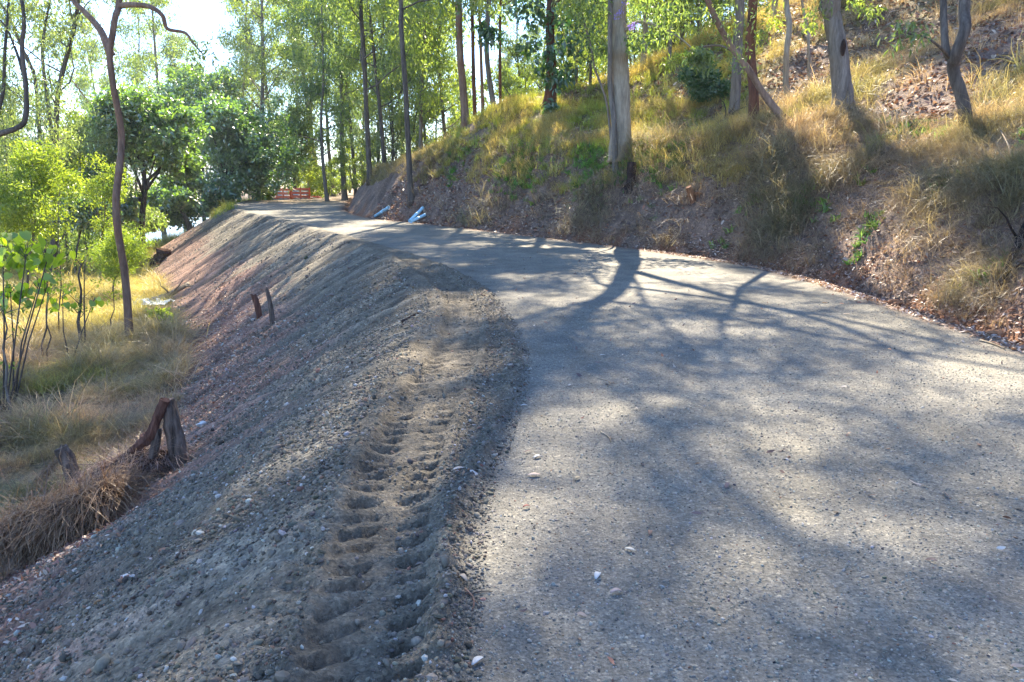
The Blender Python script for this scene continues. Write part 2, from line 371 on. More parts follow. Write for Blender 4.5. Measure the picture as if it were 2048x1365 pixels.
Q = np.stack([idx[:-1, :-1], idx[:-1, 1:], idx[1:, 1:], idx[1:, :-1]], -1).reshape(-1, 4)
fc = lambda a: a[Q].mean(1)
fdL, fdR, fdB, fy = fc(T['dL']), fc(T['dR']), fc(T['dB']), fc(yr)
lim = 4.0 + .10 * np.clip(fy - 8, 0, 12)
zone = np.where(fdR > 2.6, 5, np.where(fdR > 0, 4, np.where(fdL > lim, 3, np.where(fdL > 0, 2, np.where((fdB > 0), 1, 0)))))
P3 = np.stack([xr, yr, Z], -1)
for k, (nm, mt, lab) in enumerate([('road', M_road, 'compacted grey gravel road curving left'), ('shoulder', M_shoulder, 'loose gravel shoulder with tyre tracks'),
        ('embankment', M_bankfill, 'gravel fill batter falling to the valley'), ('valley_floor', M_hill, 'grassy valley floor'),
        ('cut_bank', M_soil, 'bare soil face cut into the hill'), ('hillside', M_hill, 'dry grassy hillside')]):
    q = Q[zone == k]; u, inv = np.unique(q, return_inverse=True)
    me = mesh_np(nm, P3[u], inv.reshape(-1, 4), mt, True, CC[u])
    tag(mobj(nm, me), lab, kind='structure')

_fields = dict(T, z=Z); _fields = {k: _fields[k].reshape(shp) for k in ('z', 'dL', 'dR', 'dB', 'sL')}
def look(x, y):
    x = np.clip(np.asarray(x, float), gx[0], gx[-1] - 1e-3); y = np.clip(np.asarray(y, float), gy[0], gy[-1] - 1e-3)
    i = np.clip(np.searchsorted(gx, x) - 1, 0, len(gx) - 2); j = np.clip(np.searchsorted(gy, y) - 1, 0, len(gy) - 2)
    u = (x - gx[i]) / (gx[i + 1] - gx[i]); v = (y - gy[j]) / (gy[j + 1] - gy[j])
    return {k: (A[j, i] * (1 - u) + A[j, i + 1] * u) * (1 - v) + (A[j + 1, i] * (1 - u) + A[j + 1, i + 1] * u) * v for k, A in _fields.items()}
_Zg = _fields['z']
def H(x, y):
    i = min(max(int(np.searchsorted(gx, x)) - 1, 0), len(gx) - 2); j = min(max(int(np.searchsorted(gy, y)) - 1, 0), len(gy) - 2)
    u = (x - gx[i]) / (gx[i + 1] - gx[i]); v = (y - gy[j]) / (gy[j + 1] - gy[j])
    return float((_Zg[j, i] * (1 - u) + _Zg[j, i + 1] * u) * (1 - v) + (_Zg[j + 1, i] * (1 - u) + _Zg[j + 1, i + 1] * u) * v)
def hit(px, py):
    """distance at which the sight line of a photo pixel meets the ground"""
    D = 2.0
    while D < 120:
        w = W(px, py, D)
        if w.z <= H(w.x, w.y): return D
        D += .04
    return D
# ------------------------------------------------------------------ SCATTER (countless things, one object each)
def gn_scatter(name, protos, P, rot, scl, tint, var, label, cat=None):
    me = bpy.data.meshes.new(name); n = len(P)
    me.vertices.add(n); me.vertices.foreach_set('co', np.asarray(P, np.float32).ravel())
    for an, ty, key, d in (('rot', 'FLOAT_VECTOR', 'vector', rot), ('scl', 'FLOAT_VECTOR', 'vector', scl), ('tint', 'FLOAT_COLOR', 'color', np.concatenate([tint, np.ones((n, 1))], 1))):
        a = me.attributes.new(an, ty, 'POINT'); a.data.foreach_set(key, np.asarray(d, np.float32).ravel())
    a = me.attributes.new('var', 'INT', 'POINT'); a.data.foreach_set('value', np.asarray(var, np.int32))
    o = mobj(name, me); tag(o, label, cat, kind='stuff')
    ng = bpy.data.node_groups.new(name, 'GeometryNodeTree')
    ng.interface.new_socket('Geometry', in_out='INPUT', socket_type='NodeSocketGeometry'); ng.interface.new_socket('Geometry', in_out='OUTPUT', socket_type='NodeSocketGeometry')
    gi = ng.nodes.new('NodeGroupInput'); go = ng.nodes.new('NodeGroupOutput'); jn = ng.nodes.new('GeometryNodeJoinGeometry'); L = ng.links
    def na(nm, dt):
        x = ng.nodes.new('GeometryNodeInputNamedAttribute'); x.data_type = dt; x.inputs['Name'].default_value = nm; return x.outputs[0]
    r_, s_, v_ = na('rot', 'FLOAT_VECTOR'), na('scl', 'FLOAT_VECTOR'), na('var', 'INT')
    e2r = ng.nodes.new('FunctionNodeEulerToRotation'); L.new(r_, e2r.inputs[0])
    for k, pm in enumerate(protos):
        po = bpy.data.objects.new(pm.name, pm)
        oi = ng.nodes.new('GeometryNodeObjectInfo'); oi.inputs['Object'].default_value = po; oi.inputs['As Instance'].default_value = True
        cp = ng.nodes.new('FunctionNodeCompare'); cp.data_type = 'INT'; cp.operation = 'EQUAL'
        L.new(v_, cp.inputs[2]); cp.inputs[3].default_value = k
        io = ng.nodes.new('GeometryNodeInstanceOnPoints'); L.new(gi.outputs[0], io.inputs['Points']); L.new(cp.outputs[0], io.inputs['Selection'])
        L.new(oi.outputs['Geometry'], io.inputs['Instance']); L.new(e2r.outputs[0], io.inputs['Rotation']); L.new(s_, io.inputs['Scale'])
        L.new(io.outputs[0], jn.inputs[0])
    L.new(jn.outputs[0], go.inputs[0])
    md = o.modifiers.new('scatter', 'NODES'); md.node_group = ng
    return o

def in_view(x, y, z, mx=1.25, my=1.2):
    dep = y * CO - (z - CAMZ) * SI; u = x / np.maximum(dep, .01) * FPX / 1024; v = (y * SI + (z - CAMZ) * CO) / np.maximum(dep, .01) * FPX / 682
    return (dep > .3) & (np.abs(u) < mx) & (v < my) & (v > -my)
def pts_in(n, x0, x1, y0, y1, bias=0.0):
    """random ground points, denser towards the camera with bias>0"""
    x = RG.uniform(x0, x1, n); t = RG.random(n) ** (1 + bias); y = y0 + (y1 - y0) * t
    T = look(x, y); z = T.pop('z'); m = in_view(x, y, z)
    return x[m], y[m], z[m], {k: v[m] for k, v in T.items()}
def sel(m, *a): return [q[m] for q in a]
def jit(base, n, a=.15):
    base = np.broadcast_to(np.array(base, float), (n, 3)); return np.clip(base * (1 + RG.normal(0, a, (n, 1)) + RG.normal(0, a * .3, (n, 3))), .005, 1)

def pebble_proto(k):
    r = np.random.default_rng(50 + k); import bmesh
    bm = bmesh.new(); bmesh.ops.create_icosphere(bm, subdivisions=1, radius=.5)
    for v in bm.verts:
        v.co *= 1 + r.uniform(-.22, .22); v.co.z *= .62; v.co.x *= 1.12
    me = bpy.data.meshes.new('pebble'); bm.to_mesh(me); bm.free(); me.materials.append(M_peb)
    for p in me.polygons: p.use_smooth = bool(k % 2)
    return me
PEB = [pebble_proto(k) for k in range(4)]
def pebbles(name, x, y, z, size, base, label, light=.02, sink=.15):
    n = len(x); s = np.array(size) if not np.isscalar(size) else np.full(n, size)
    t = np.clip(np.array(base)[None] * (1 + RG.normal(0, .28, (n, 1)) + RG.normal(0, .035, (n, 3))), .03, 1); w = RG.random(n) < light; t[w] = jit((.38, .36, .32), int(w.sum()), .15)
    br = RG.random(n) < .03; t[br] = jit((.26, .15, .10), int(br.sum()), .2)
    rot = np.stack([RG.normal(0, .5, n), RG.normal(0, .5, n), RG.uniform(0, 6.28, n)], -1)
    sc = s[:, None] * RG.uniform(.75, 1.3, (n, 3))
    gn_scatter(name, PEB, np.stack([x, y, z + s * sink], -1), rot, sc, t, RG.integers(0, 4, n), label)
# road grit
x, y, z, T = pts_in(90000, -2, 5.2, 1.5, 10, .6); m = (T['dB'] < .05) & (T['dR'] < 0); x, y, z = sel(m, x, y, z)
pebbles('road_gravel', x, y, z, RG.gamma(3, .0015, len(x)) + .0035, (.24, .225, .19), 'fine grit bedded in the gravel road', .05, .05)
# shoulder
x, y, z, T = pts_in(260000, -3.5, .4, 1.5, 14, .8); lt = np.abs(pdist(x, y, CT[::3])[0]); m = (T['dB'] > -.06) & ((lt > .25) | (RG.random(len(x)) < .35)) & (T['dL'] < .1) & (RG.random(len(x)) < np.clip(.25 + 1.6 * np.exp(-(np.clip(np.abs(T['dB'] - .15), 0, 9) / .16) ** 2) + .9 * fbm(x * 3, y * 3, 2), .06, 1)); x, y, z = sel(m, x, y, z)
pebbles('shoulder_gravel', x, y, z, RG.gamma(1.3, .0045, len(x)) + .0035, (.18, .155, .12), 'loose stones along the shoulder of the road', .05)
# embankment stones
x, y, z, T = pts_in(400000, -7, -.5, 1.4, 15, .9); dl = T['dL']; m = (dl > 0) & (dl < 4.2) & (RG.random(len(x)) < np.clip(.5 + 1.6 * fbm(T['sL'] * 2.5, dl * .4, 3), .08, 1) * sstep(5, 2.6, dl)); x, y, z = sel(m, x, y, z)
pebbles('embankment_gravel', x, y, z, RG.gamma(1.1, .0065, len(x)) + .005, (.17, .148, .115), 'grey stones spilled down the embankment', .06)
x, y, z, T = pts_in(90000, -22, -1.5, 12, 45, .8); dl = T['dL']; m = (dl > .1) & (dl < 6) & (RG.random(len(x)) < np.clip(.35 + 1.1 * fbm(T['sL'] * 1.6, dl * .4, 3), .05, 1)); x, y, z = sel(m, x, y, z)
pebbles('far_embankment_gravel', x, y, z, RG.gamma(2.0, .010, len(x)) + .012, (.2, .17, .14), 'stones on the far part of the embankment', .05)

# litter: curled leaf
def litter_proto(k):
    r = np.random.default_rng(80 + k); L_, w = 1.0, .16 + .05 * (k % 3); V = []; F = []
    for i, t in enumerate(np.linspace(0, 1, 5)):
        ww = w * math.sin(math.pi * (.08 + .86 * t)); zz = .12 * math.sin(t * 3.0 + k) ; yy = .12 * math.sin(t * 2.5 + k)
        V += [(t - .5, yy - ww, zz + .05), (t - .5, yy + ww, zz + .05 + .05 * (k % 2))]
    for i in range(4): F.append((2 * i, 2 * i + 2, 2 * i + 3, 2 * i + 1))
    return mesh_np('litter_leaf', V, F, M_litter)
LIT = [litter_proto(k) for k in range(4)]
def litter(name, x, y, z, s, cols, label):
    n = len(x); cols = np.array(cols); t = cols[RG.integers(0, len(cols), n)] * RG.uniform(.6, 1.3, (n, 1))
    rot = np.stack([RG.normal(0, .5, n), RG.normal(0, .4, n), RG.uniform(0, 6.28, n)], -1); sc = (s * RG.uniform(.6, 1.4, n))[:, None] * np.ones((1, 3))
    gn_scatter(name, LIT, np.stack([x, y, z + .012], -1), rot, sc, np.clip(t, 0, 1), RG.integers(0, 4, n), label)
BR = [(.30, .18, .12), (.22, .13, .10), (.42, .30, .22), (.33, .14, .08), (.18, .12, .11), (.55, .45, .36)]
x, y, z, T = pts_in(200000, -8, 16, 5, 34, .8); m = (T['dR'] > .02) & (T['dR'] < 3.2) & (RG.random(len(x)) < .9); x, y, z, yy = *sel(m, x, y, z), y[m]
litter('bank_leaf_litter', x, y, z, .038 + .003 * yy, BR, 'brown fallen leaves over the cut bank')
x, y, z, T = pts_in(60000, 3, 6.5, 4, 20, .5); m = (T['dR'] > -.25) & (T['dR'] < .7) & (RG.random(len(x)) < .55); x, y, z = sel(m, x, y, z)
litter('ditch_leaf_litter', x, y, z, .052, [(.40, .24, .16), (.50, .36, .27), (.26, .15, .10), (.58, .48, .42)], 'reddish fallen leaves along the foot of the bank')
x, y, z, T = pts_in(80000, -9, -2, 4, 24, .7); dl = T['dL']; m = (dl > 1.8) & (dl < 4.8) & (RG.random(len(x)) < sstep(1.6, 3.4, dl) * .6); x, y, z = sel(m, x, y, z)
litter('toe_leaf_litter', x, y, z, .05, [(.42, .24, .15), (.30, .16, .11), (.5, .4, .32), (.25, .12, .09)], 'red brown leaves at the foot of the embankment')
x, y, z, T = pts_in(130000, 2, 34, 8, 60, .9); m = (T['dR'] > 2.6); x, y, z, yy = *sel(m, x, y, z), y[m]
litter('hill_leaf_litter', x, y, z, .06 + .0035 * yy, BR, 'brown leaf litter on the hillside')
x, y, z, T = pts_in(2600, -1, 5, 1.8, 25, .5); m = (T['dL'] < 0) & (T['dR'] < 0) & (RG.random(len(x)) < .10 + .5 * sstep(-1, 0, T['dR'])); x, y, z = sel(m, x, y, z)
litter('road_leaf_litter', x, y, z - .006, .05, BR + [(.6, .52, .45)], 'small scattered leaves on the road')

# grass tufts
def tuft_proto(k, nb, h, spread, wid, droop, segs=4):
    r = np.random.default_rng(200 + k); V = []; F = []; n = 0
    for b in range(nb):
        a = r.uniform(0, 6.28); le = h * r.uniform(.5, 1.15); bx, by = r.normal(0, spread * .3, 2); lean = r.uniform(.1, 1.0) * spread; dr = droop * r.uniform(.4, 1.3)
        sd = np.array([-math.sin(a), math.cos(a), 0]); tw = r.normal(0, .35)
        for i in range(segs):
            t = i / (segs - 1); out = lean * t + dr * le * t * t * .7; zz = le * (t - dr * .55 * t * t * t)
            c = np.array([bx + math.cos(a + tw * t) * out, by + math.sin(a + tw * t) * out, zz]); ww = wid * (1 - t * .85)
            V += [c - sd * ww, c + sd * ww]
        for i in range(segs - 1): F.append((n + 2 * i, n + 2 * i + 1, n + 2 * i + 3, n + 2 * i + 2))
        n += 2 * segs
    return mesh_np('grass_tuft', V, F, M_grass)
LONG = [tuft_proto(k, 26, .55, .30, .0045, .9) for k in range(3)]
SHORT = [tuft_proto(10 + k, 30, .20, .14, .004, .5, 3) for k in range(3)]
MATT = [tuft_proto(20 + k, 22, .55, .50, .005, 1.35, 5) for k in range(3)]
WIDE = [tuft_proto(30 + k, 16, .16, .12, .016, .7, 3) for k in range(2)]
def grass(name, protos, x, y, z, s, tint, label, lean=.15, down=None):
    n = len(x); rot = np.stack([RG.normal(0, lean, n), RG.normal(0, lean, n), RG.uniform(0, 6.28, n)], -1)
    if down is not None: rot[:, 2] = down + RG.normal(0, .8, n)
    sc = (s * RG.uniform(.6, 1.4, n))[:, None] * np.ones((1, 3)) * RG.uniform(.8, 1.2, (n, 3))
    gn_scatter(name, protos, np.stack([x, y, z - .015], -1), rot, sc, np.clip(tint, .01, 1), RG.integers(0, len(protos), n), label)
def blend(n, a, b, t):
    t = np.clip(t, 0, 1)[:, None]; return (np.array(a) * (1 - t) + np.array(b) * t) * RG.uniform(.7, 1.3, (n, 1))
# near hillside, dry long grass
x, y, z, T = pts_in(60000, 4, 34, 5, 46, .9); nz = fbm(x * .35, y * .35, 3); n2 = fbm(x * .9 + 4, y * .9, 3)
m = (T['dR'] > 2.0 + 1.6 * sstep(15, 11, y)) & (RG.random(len(x)) < np.clip(.45 + 1.5 * nz + .8 * n2, .05, 1)); x, y, z, nz, n2 = sel(m, x, y, z, nz, n2); k = len(x); n3 = fbm(x * 1.6, y * 1.6 + 8, 2)
far = sstep(24, 34, y) * sstep(14, 8, x)
t = blend(k, (.50, .37, .26), (.30, .29, .13), .2 + 1.9 * n2); yg = blend(k, (.50, .48, .09), (.64, .50, .16), .5 + nz); t = t * (1 - far[:, None]) + yg * far[:, None]
grass('hillside_dry_grass', LONG, x, y, z, (.70 + .010 * y) * np.clip(.8 + 1.2 * n3, .35, 1.2), t, 'long dry straw grass on the hillside', .2)
# yellow green grass on shelf and the sunny slope
x, y, z, T = pts_in(150000, -16, 40, 14, 110, 1.0); n2 = fbm(x * .8, y * .8, 3); px = 1024 + x / (y * CO) * FPX
m = (T['dR'] > 1.5) & (px < 1500) & (T['dR'] < 60) & (RG.random(len(x)) < np.clip(.55 + 1.3 * n2, .05, 1)); x, y, z, n2, px = sel(m, x, y, z, n2, px); k = len(x)
t = blend(k, (.36, .42, .08), (.54, .44, .18), .4 + 2.5 * n2); dry = sstep(920, 840, px)[:, None]; t = t * (1 - dry) + blend(k, (.36, .28, .18), (.3, .28, .12), n2 + .4) * dry
grass('sunny_slope_grass', SHORT, x, y, z, 1.25 + .016 * y, t, 'yellow green grass on the sunny slope above the bank', .2)
# bank face
x, y, z, T = pts_in(170000, -10, 18, 5, 44, .9); n2 = fbm(x * .9 + 30, y * .9, 3); d = T['dR']
m = (d > .35) & (d < 3.4) & (RG.random(len(x)) < np.clip(.42 + .35 * sstep(.6, 2.2, d) + 1.5 * n2, .03, 1) * sstep(16, 4, y * .5)); x, y, z, n2, d = sel(m, x, y, z, n2, d); k = len(x)
dn = np.where(y < 14, math.pi, math.pi + .6)
t = blend(k, (.40, .30, .23), (.27, .26, .16), .1 + 1.8 * n2)
grass('bank_matted_grass', MATT, x, y, z, (.55 + .006 * y) * np.clip(1 + 1.6 * n2, .5, 1.6) * (.62 + .38 * sstep(11, 17, y)), t, 'matted dry grass hanging over the cut bank', .25, dn)
x, y, z, T = pts_in(40000, -3, 10, 12, 36, .4); n2 = fbm(x * .7 + 60, y * .7, 2); d = T['dR']; px = 1024 + x / (y * CO) * FPX
g = np.exp(-((px - 990) / 90) ** 2) + np.exp(-((px - 1290) / 60) ** 2) * .8 + np.exp(-((px - 1170) / 60) ** 2) * .5
m = (d > .9) & (d < 2.6) & (RG.random(len(x)) < np.clip(g * sstep(.9, 2.4, d) * (.6 + 2.5 * n2), 0, 1)); x, y, z = sel(m, x, y, z); k = len(x)
grass('bank_green_grass', WIDE + SHORT, x, y, z, 1.1, jit((.15, .30, .06), k, .25), 'green creeping weeds spilling over the bank edge', .4)
x, y, z, T = pts_in(5000, 3, 9, 6, 18, .4); n2 = fbm(x * 1.7 + 60, y * 1.7, 2); d = T['dR']
m = (d > .5) & (d < 3.5) & (n2 > .26); x, y, z = sel(m, x, y, z)
grass('bank_weeds', WIDE, x, y, z, .9, jit((.17, .30, .08), len(x), .25), 'small green weeds dotted over the near bank', .3)
# valley grass
x, y, z, T = pts_in(90000, -24, -3, 4.5, 34, .7); n1 = fbm(x * .3 + 70, y * .3, 3); n2 = fbm(x * .9, y * .9 + 20, 3); d = T['dL']
m = (d > 3.5 + .08 * np.clip(y - 8, 0, 12)) & (RG.random(len(x)) < np.clip(.6 + 1.2 * n1 + .8 * n2, .08, 1)); x, y, z, n1, n2, d = sel(m, x, y, z, n1, n2, d); k = len(x)
n3 = fbm(x * 1.1 + 3, y * 1.1 + 8, 3); t = blend(k, (.54, .39, .28), (.36, .32, .16), .2 + 1.8 * n2); yel = sstep(13, 22, y) * sstep(-6, -9, x); t = t * (1 - yel[:, None]) + blend(k, (.50, .46, .13), (.45, .37, .17), .5 + n2) * yel[:, None]
grass('valley_dry_grass', LONG + MATT, x, y, z, .72 * np.clip(1.0 + 2.0 * n3, .3, 2.1) * (.35 + .65 * sstep(10, 12, y + .9 * (-x - 5.2) * (x < -5.2))), t, 'tangled dry grass on the valley floor beside the embankment', .25)
x, y, z, T = pts_in(40000, -24, -4, 5, 40, .5); n1 = fbm(x * .5 + 7, y * .5, 3); d = T['dL']
m = (d > 5.2) & (n1 > .12); x, y, z, n1 = sel(m, x, y, z, n1); k = len(x)
grass('valley_green_grass', SHORT, x, y, z, 1.5, blend(k, (.33, .38, .08), (.5, .45, .16), .5 + 2 * n1), 'yellow green grass on the valley floor', .2)
x, y, z, T = pts_in(16000, -60, -10, 34, 95, .3); d = T['dL']; m = (d > 4.5) & ~((((x + 40) / 16) ** 2 + ((y - 88) / 24) ** 2) < 1); x, y, z = sel(m, x, y, z)
grass('far_valley_grass', LONG, x, y, z, 1.6, jit((.30, .31, .10), len(x), .25), 'green grass on the far valley floor', .2)
x, y, z, T = pts_in(2500, -26, -8, 28, 70, .2); d = T['dL']; m = (d > .15) & (d < 1.3) & (y > 42); x, y, z = sel(m, x, y, z)
grass('crest_grass', SHORT, x, y, z, 2.2, jit((.38, .42, .08), len(x), .2), 'bright grass along the far embankment crest', .2)

# ------------------------------------------------------------------ TREES
def leaves(C, R, n, ll, lw, rng, hang=.8, flat=.75, outward=None):
    """rhombic leaves round the cluster centres C"""
    C = np.repeat(np.asarray(C, float), n, 0); R = np.repeat(np.asarray(R, float), n)[:, None]; k = len(C)
    d = rng.normal(0, 1, (k, 3)); d /= np.linalg.norm(d, axis=1)[:, None]; rad = rng.random((k, 1)) ** .45
    Pp = C + d * rad * R * np.array([1, 1, flat])
    a = rng.normal(0, 1, (k, 3)); a[:, 2] -= hang * 1.6; a /= np.linalg.norm(a, axis=1)[:, None]
    b = rng.normal(0, 1, (k, 3)); b = np.cross(a, b); b /= np.linalg.norm(b, axis=1)[:, None] + 1e-9
    s = rng.uniform(.6, 1.35, (k, 1)); A = a * ll * s; B = b * lw * s
    bend = np.cross(a, b) * ll * .12
    V = np.stack([Pp, Pp + A * .45 + B * .5 + bend, Pp + A, Pp + A * .45 - B * .5 + bend], 1).reshape(-1, 3)
    return V, np.arange(4 * k).reshape(-1, 4)
def wander(p0, dirv, L, n, rng, up=.15, jitv=.18):
    P = [np.array(p0, float)]; d = np.array(dirv, float); d /= np.linalg.norm(d)
    for i in range(n):
        d = d + rng.normal(0, jitv, 3) + np.array([0, 0, up]); d /= np.linalg.norm(d); P.append(P[-1] + d * L / n)
    return P
def at_path(P, t):
    f = t * (len(P) - 1); i = min(int(f), len(P) - 2); return P[i] * (1 - f + i) + P[i + 1] * (f - i)
def crown_on(mb, path, rads, rng, cb, nl, ll_, sub=3, up=.12, cr=.7, side_bias=None, twig=True):
    """limbs along the path above height cb; returns leaf cluster centres and radii"""
    P = [np.array(p, float) for p in path]; zs = np.array([p[2] for p in P]); C = []; R = []
    zt = zs[-1]; ga = rng.uniform(0, 6.28)
    for i in range(nl):
        f = (i + rng.uniform(.1, .9)) / nl; z = cb + (zt - cb) * f * .97; k = min(max(int(np.searchsorted(zs, z)), 1), len(P) - 1)
        t = (z - zs[k - 1]) / max(zs[k] - zs[k - 1], 1e-4); p = P[k - 1] * (1 - t) + P[k] * t; r = rads[k - 1] * (1 - t) + rads[k] * t
        ga += 2.4 + rng.normal(0, .4); L_ = ll_ * (1.0 - .55 * f) * rng.uniform(.7, 1.25)
        dv = np.array([math.cos(ga), math.sin(ga), rng.uniform(.1, .9)])
        if side_bias is not None: dv[:2] += side_bias
        B = wander(p, dv, L_, 5, rng, up, .2); rb = max(r * .42, .02)
        mb.tube(B, [rb * (1 - .8 * j / 5) for j in range(6)], 5, cap=False)
        for s in range(sub):
            q = at_path(B, rng.uniform(.35, 1)); L2 = L_ * rng.uniform(.22, .45)
            d2 = (B[-1] - B[0]) / L_ + rng.normal(0, .6, 3)
            B2 = wander(q, d2, L2, 3, rng, up * .5, .3)
            if twig: mb.tube(B2, [rb * .3, rb * .22, rb * .14, rb * .07], 4, cap=False)
            for u in (.55, 1.0):
                C.append(at_path(B2, u) + rng.normal(0, .15, 3)); R.append(cr * rng.uniform(.6, 1.2))
        C.append(B[-1]); R.append(cr)
    C.append(P[-1]); R.append(cr)
    return C, R
def flare(path, r0, r1, n=None):
    out = []; z0 = path[0][2]; zt = path[-1][2]
    for p in path:
        t = (p[2] - z0) / (zt - z0); out.append((r0 + (r1 - r0) * t ** .8) * (1 + .6 * math.exp(-(p[2] - z0) / (r0 * 2.0))))
    return out
def dense_path(P, seg=.8):
    P = [np.array(p, float) for p in P]; C = curve([tuple(p) for p in P], 5)
    return [np.array(p) for p in C]
def hero_tree(name, label, D, pts, w_px, height, cb, nl, ll_, mbark, mleaf, seed, lleaf=.14, lw=.035, nleaf=60, cr=.7, group=None, sub=3, side_bias=None, sides=10, limbs=(), dead=False, top_r=.25, extra=None):
    """trunk surveyed through photo points at distance D, grown on above the frame to its full height"""
    rng = np.random.default_rng(seed)
    base = G(pts[0][0], D); wp = [W(px, py, D) for px, py in pts]
    loc = [np.array((0, 0, -.15))] + [np.array(w - base) for w in wp[1:]]
    yoff = rng.normal(0, .12, len(loc)); 
    for i, p in enumerate(loc):
        if i > 1: p[1] += yoff[i]
    t0 = loc[-1] - loc[-2] if len(loc) > 2 else loc[-1] - loc[0]
    dx = t0[0] / max(t0[2], .1)
    while loc[-1][2] < height:
        dx = dx * .7 + rng.normal(0, .05); dyv = rng.normal(0, .06); st = max(1.2, height / 9)
        loc.append(loc[-1] + np.array((dx * st, dyv * st, st)))
    path = dense_path(loc); path = [p for i, p in enumerate(path) if i == 0 or p[2] > path[i - 1][2] - .02]
    r0 = w_px / 2 * D / FPX; rads = flare(path, r0, r0 * top_r)
    root = empty(name, base); tag(root, label, 'tree', group)
    mb = MB(); mb.tube(path, rads, sides, .06, rng=rng)
    C, R = crown_on(mb, path, rads, rng, cb, nl, ll_, sub, cr=cr, side_bias=side_bias)
    mb.build('trunk', mbark, root)
    for lp, lr0, lr1 in limbs:
        lm = MB(); q = [np.array(W(px, py, D + dd) - base) for px, py, dd in lp]; q = dense_path(q)
        lm.tube(q, [lr0 + (lr1 - lr0) * i / (len(q) - 1) for i in range(len(q))], 7); lm.build('limb', mbark, root)
        if lr1 < .05 and not dead: C += [q[-1], q[-3]]; R += [cr * .6, cr * .5]
    if extra:
        for px, py, dd, rr in extra: C.append(np.array(W(px, py, D + dd) - base)); R.append(rr)
    if not dead:
        V, F = leaves(C, R, nleaf, lleaf, lw, rng); mobj('crown', mesh_np('crown', V, F, mleaf, False), root)
    return root

# --- trees with a trunk surveyed inside the frame
hero_tree('gum_tree', 'tall slender forked gum tree standing alone at the left foot of the embankment', 17, [(260, 690), (251, 560), (242, 420), (234, 280), (228, 180), (224, 112), (230, 70), (237, 35), (240, 0)], 17, 17, 8.5, 16, 3.8, M_barkb, M_gum, 21, limbs=[([(222, 112, 0), (214, 90, 0), (200, 60, .1), (170, 25, .2), (145, 0, .3), (110, -60, .4)], .09, .04), ([(240, 12, 0), (262, 10, -.2), (300, 14, -.3), (325, 32, -.4), (335, 58, -.4), (370, 66, -.5), (385, 85, -.5), (405, 108, -.6)], .065, .015)][:2], nleaf=50)
hero_tree('gum_tree', 'thin dark gum tree growing out of the bank face above the blue pipes', 31, [(822, 405), (817, 300), (812, 180), (803, 60), (800, 0)], 12, 31, 7, 40, 5.0, M_bark, M_gum, 22, lleaf=.24, lw=.09, cr=1.05, nleaf=85, sides=8)
hero_tree('gum_tree', 'slim dark gum tree at the left tip of the cut bank', 42, [(740, 355), (733, 230), (728, 120), (722, 0)], 11, 28, 4.5, 30, 4.8, M_bark, M_gum, 23, lleaf=.24, lw=.09, cr=1.1, nleaf=75, sides=7)
hero_tree('gum_tree', 'straight brown gum tree above the grassy shelf, thickest of the middle cluster', 35, [(932, 290), (928, 200), (920, 100), (917, 0)], 16, 33, 8, 40, 5.4, M_barkb, M_gum, 24, lleaf=.24, lw=.09, cr=1.1, nleaf=85, sides=8)
hero_tree('gum_tree', 'kinked slim gum tree right of the thick brown trunk in the middle cluster', 36, [(992, 275), (985, 200), (974, 120), (975, 60), (978, 0)], 11, 29, 3.5, 36, 4.4, M_barkg, M_gum, 25, lleaf=.22, lw=.08, cr=.95, nleaf=75, sides=7)
hero_tree('gum_tree', 'thin reddish gum tree just right of the thick brown trunk', 44, [(952, 262), (947, 150), (945, 60), (944, 0)], 9, 23, 6, 20, 2.6, M_barkr, M_gum2, 26, lleaf=.22, lw=.07, cr=.9, sides=7)
hero_tree('gum_tree', 'thin brown gum tree between the reddish thin trunk and the kinked slim one', 46, [(968, 265), (963, 150), (960, 60), (958, 0)], 8, 21, 5, 20, 2.6, M_barkb, M_gum, 27, lleaf=.22, lw=.07, cr=.9, sides=7)
hero_tree('gum_tree', 'straight thin gum tree at the right end of the middle cluster', 44, [(1002, 265), (1000, 160), (1000, 60), (1002, 0)], 7, 20, 5, 18, 2.6, M_barkr, M_gum, 28, lleaf=.22, lw=.07, cr=.9, sides=7)
hero_tree('broad_leaved_tree', 'reddish trunked tree with hanging dark green foliage on the sunny slope', 31, [(1093, 250), (1100, 200), (1103, 140), (1100, 60), (1102, 0)], 22, 12, 3.4, 14, 2.3, M_barkr, M_dark, 29, lleaf=.26, lw=.14, nleaf=80, cr=.55, side_bias=np.array([.1, -.3]), extra=[(1075, 30, -1, .8), (1130, 60, -1, .9), (1150, 20, -1, .9), (1165, 90, -1, .7), (1060, 90, -1, .6), (1110, 160, -1, .6), (1130, 150, -1, .5), (1090, 130, -1, .6), (1180, 40, -1, .8), (1120, 100, -1.5, .6), (985, 75, -1, .5), (975, 60, -1, .35), (1050, 10, -1, .6), (1105, 215, -1, .35), (1120, 230, -1, .25)])
hero_tree('gum_tree', 'big pale barked gum tree standing on the lip of the cut bank', 21.9, [(1243, 305), (1242, 240), (1240, 150), (1236, 60), (1235, 0), (1226, -130), (1200, -300), (1165, -480)], 37, 24, 7.0, 34, 6.2, M_barkp, M_gum, 30, lleaf=.18, lw=.055, nleaf=130, cr=.72, sub=3, sides=14, top_r=.14, extra=[(1290, 10, -1, .5), (1330, 35, -1, .4), (1205, 25, 0, .5), (1188, 70, 0, .5), (1272, 85, -1, .35), (1360, 15, -1, .5), (1400, 115, -1, .3), (1170, 20, 0, .5), (1310, 75, -1, .3), (1212, 100, 0, .3)], limbs=[([(1240, 70, 0), (1275, 45, -.5), (1320, 55, -.9), (1365, 80, -1), (1405, 120, -1)], .05, .012), ([(1228, -110, 0), (1275, -210, -.4), (1330, -330, -.8), (1400, -470, -1.4), (1430, -620, -2)], .13, .05)])  # trunk bend and upper limb above the frame added to steer its road shadow
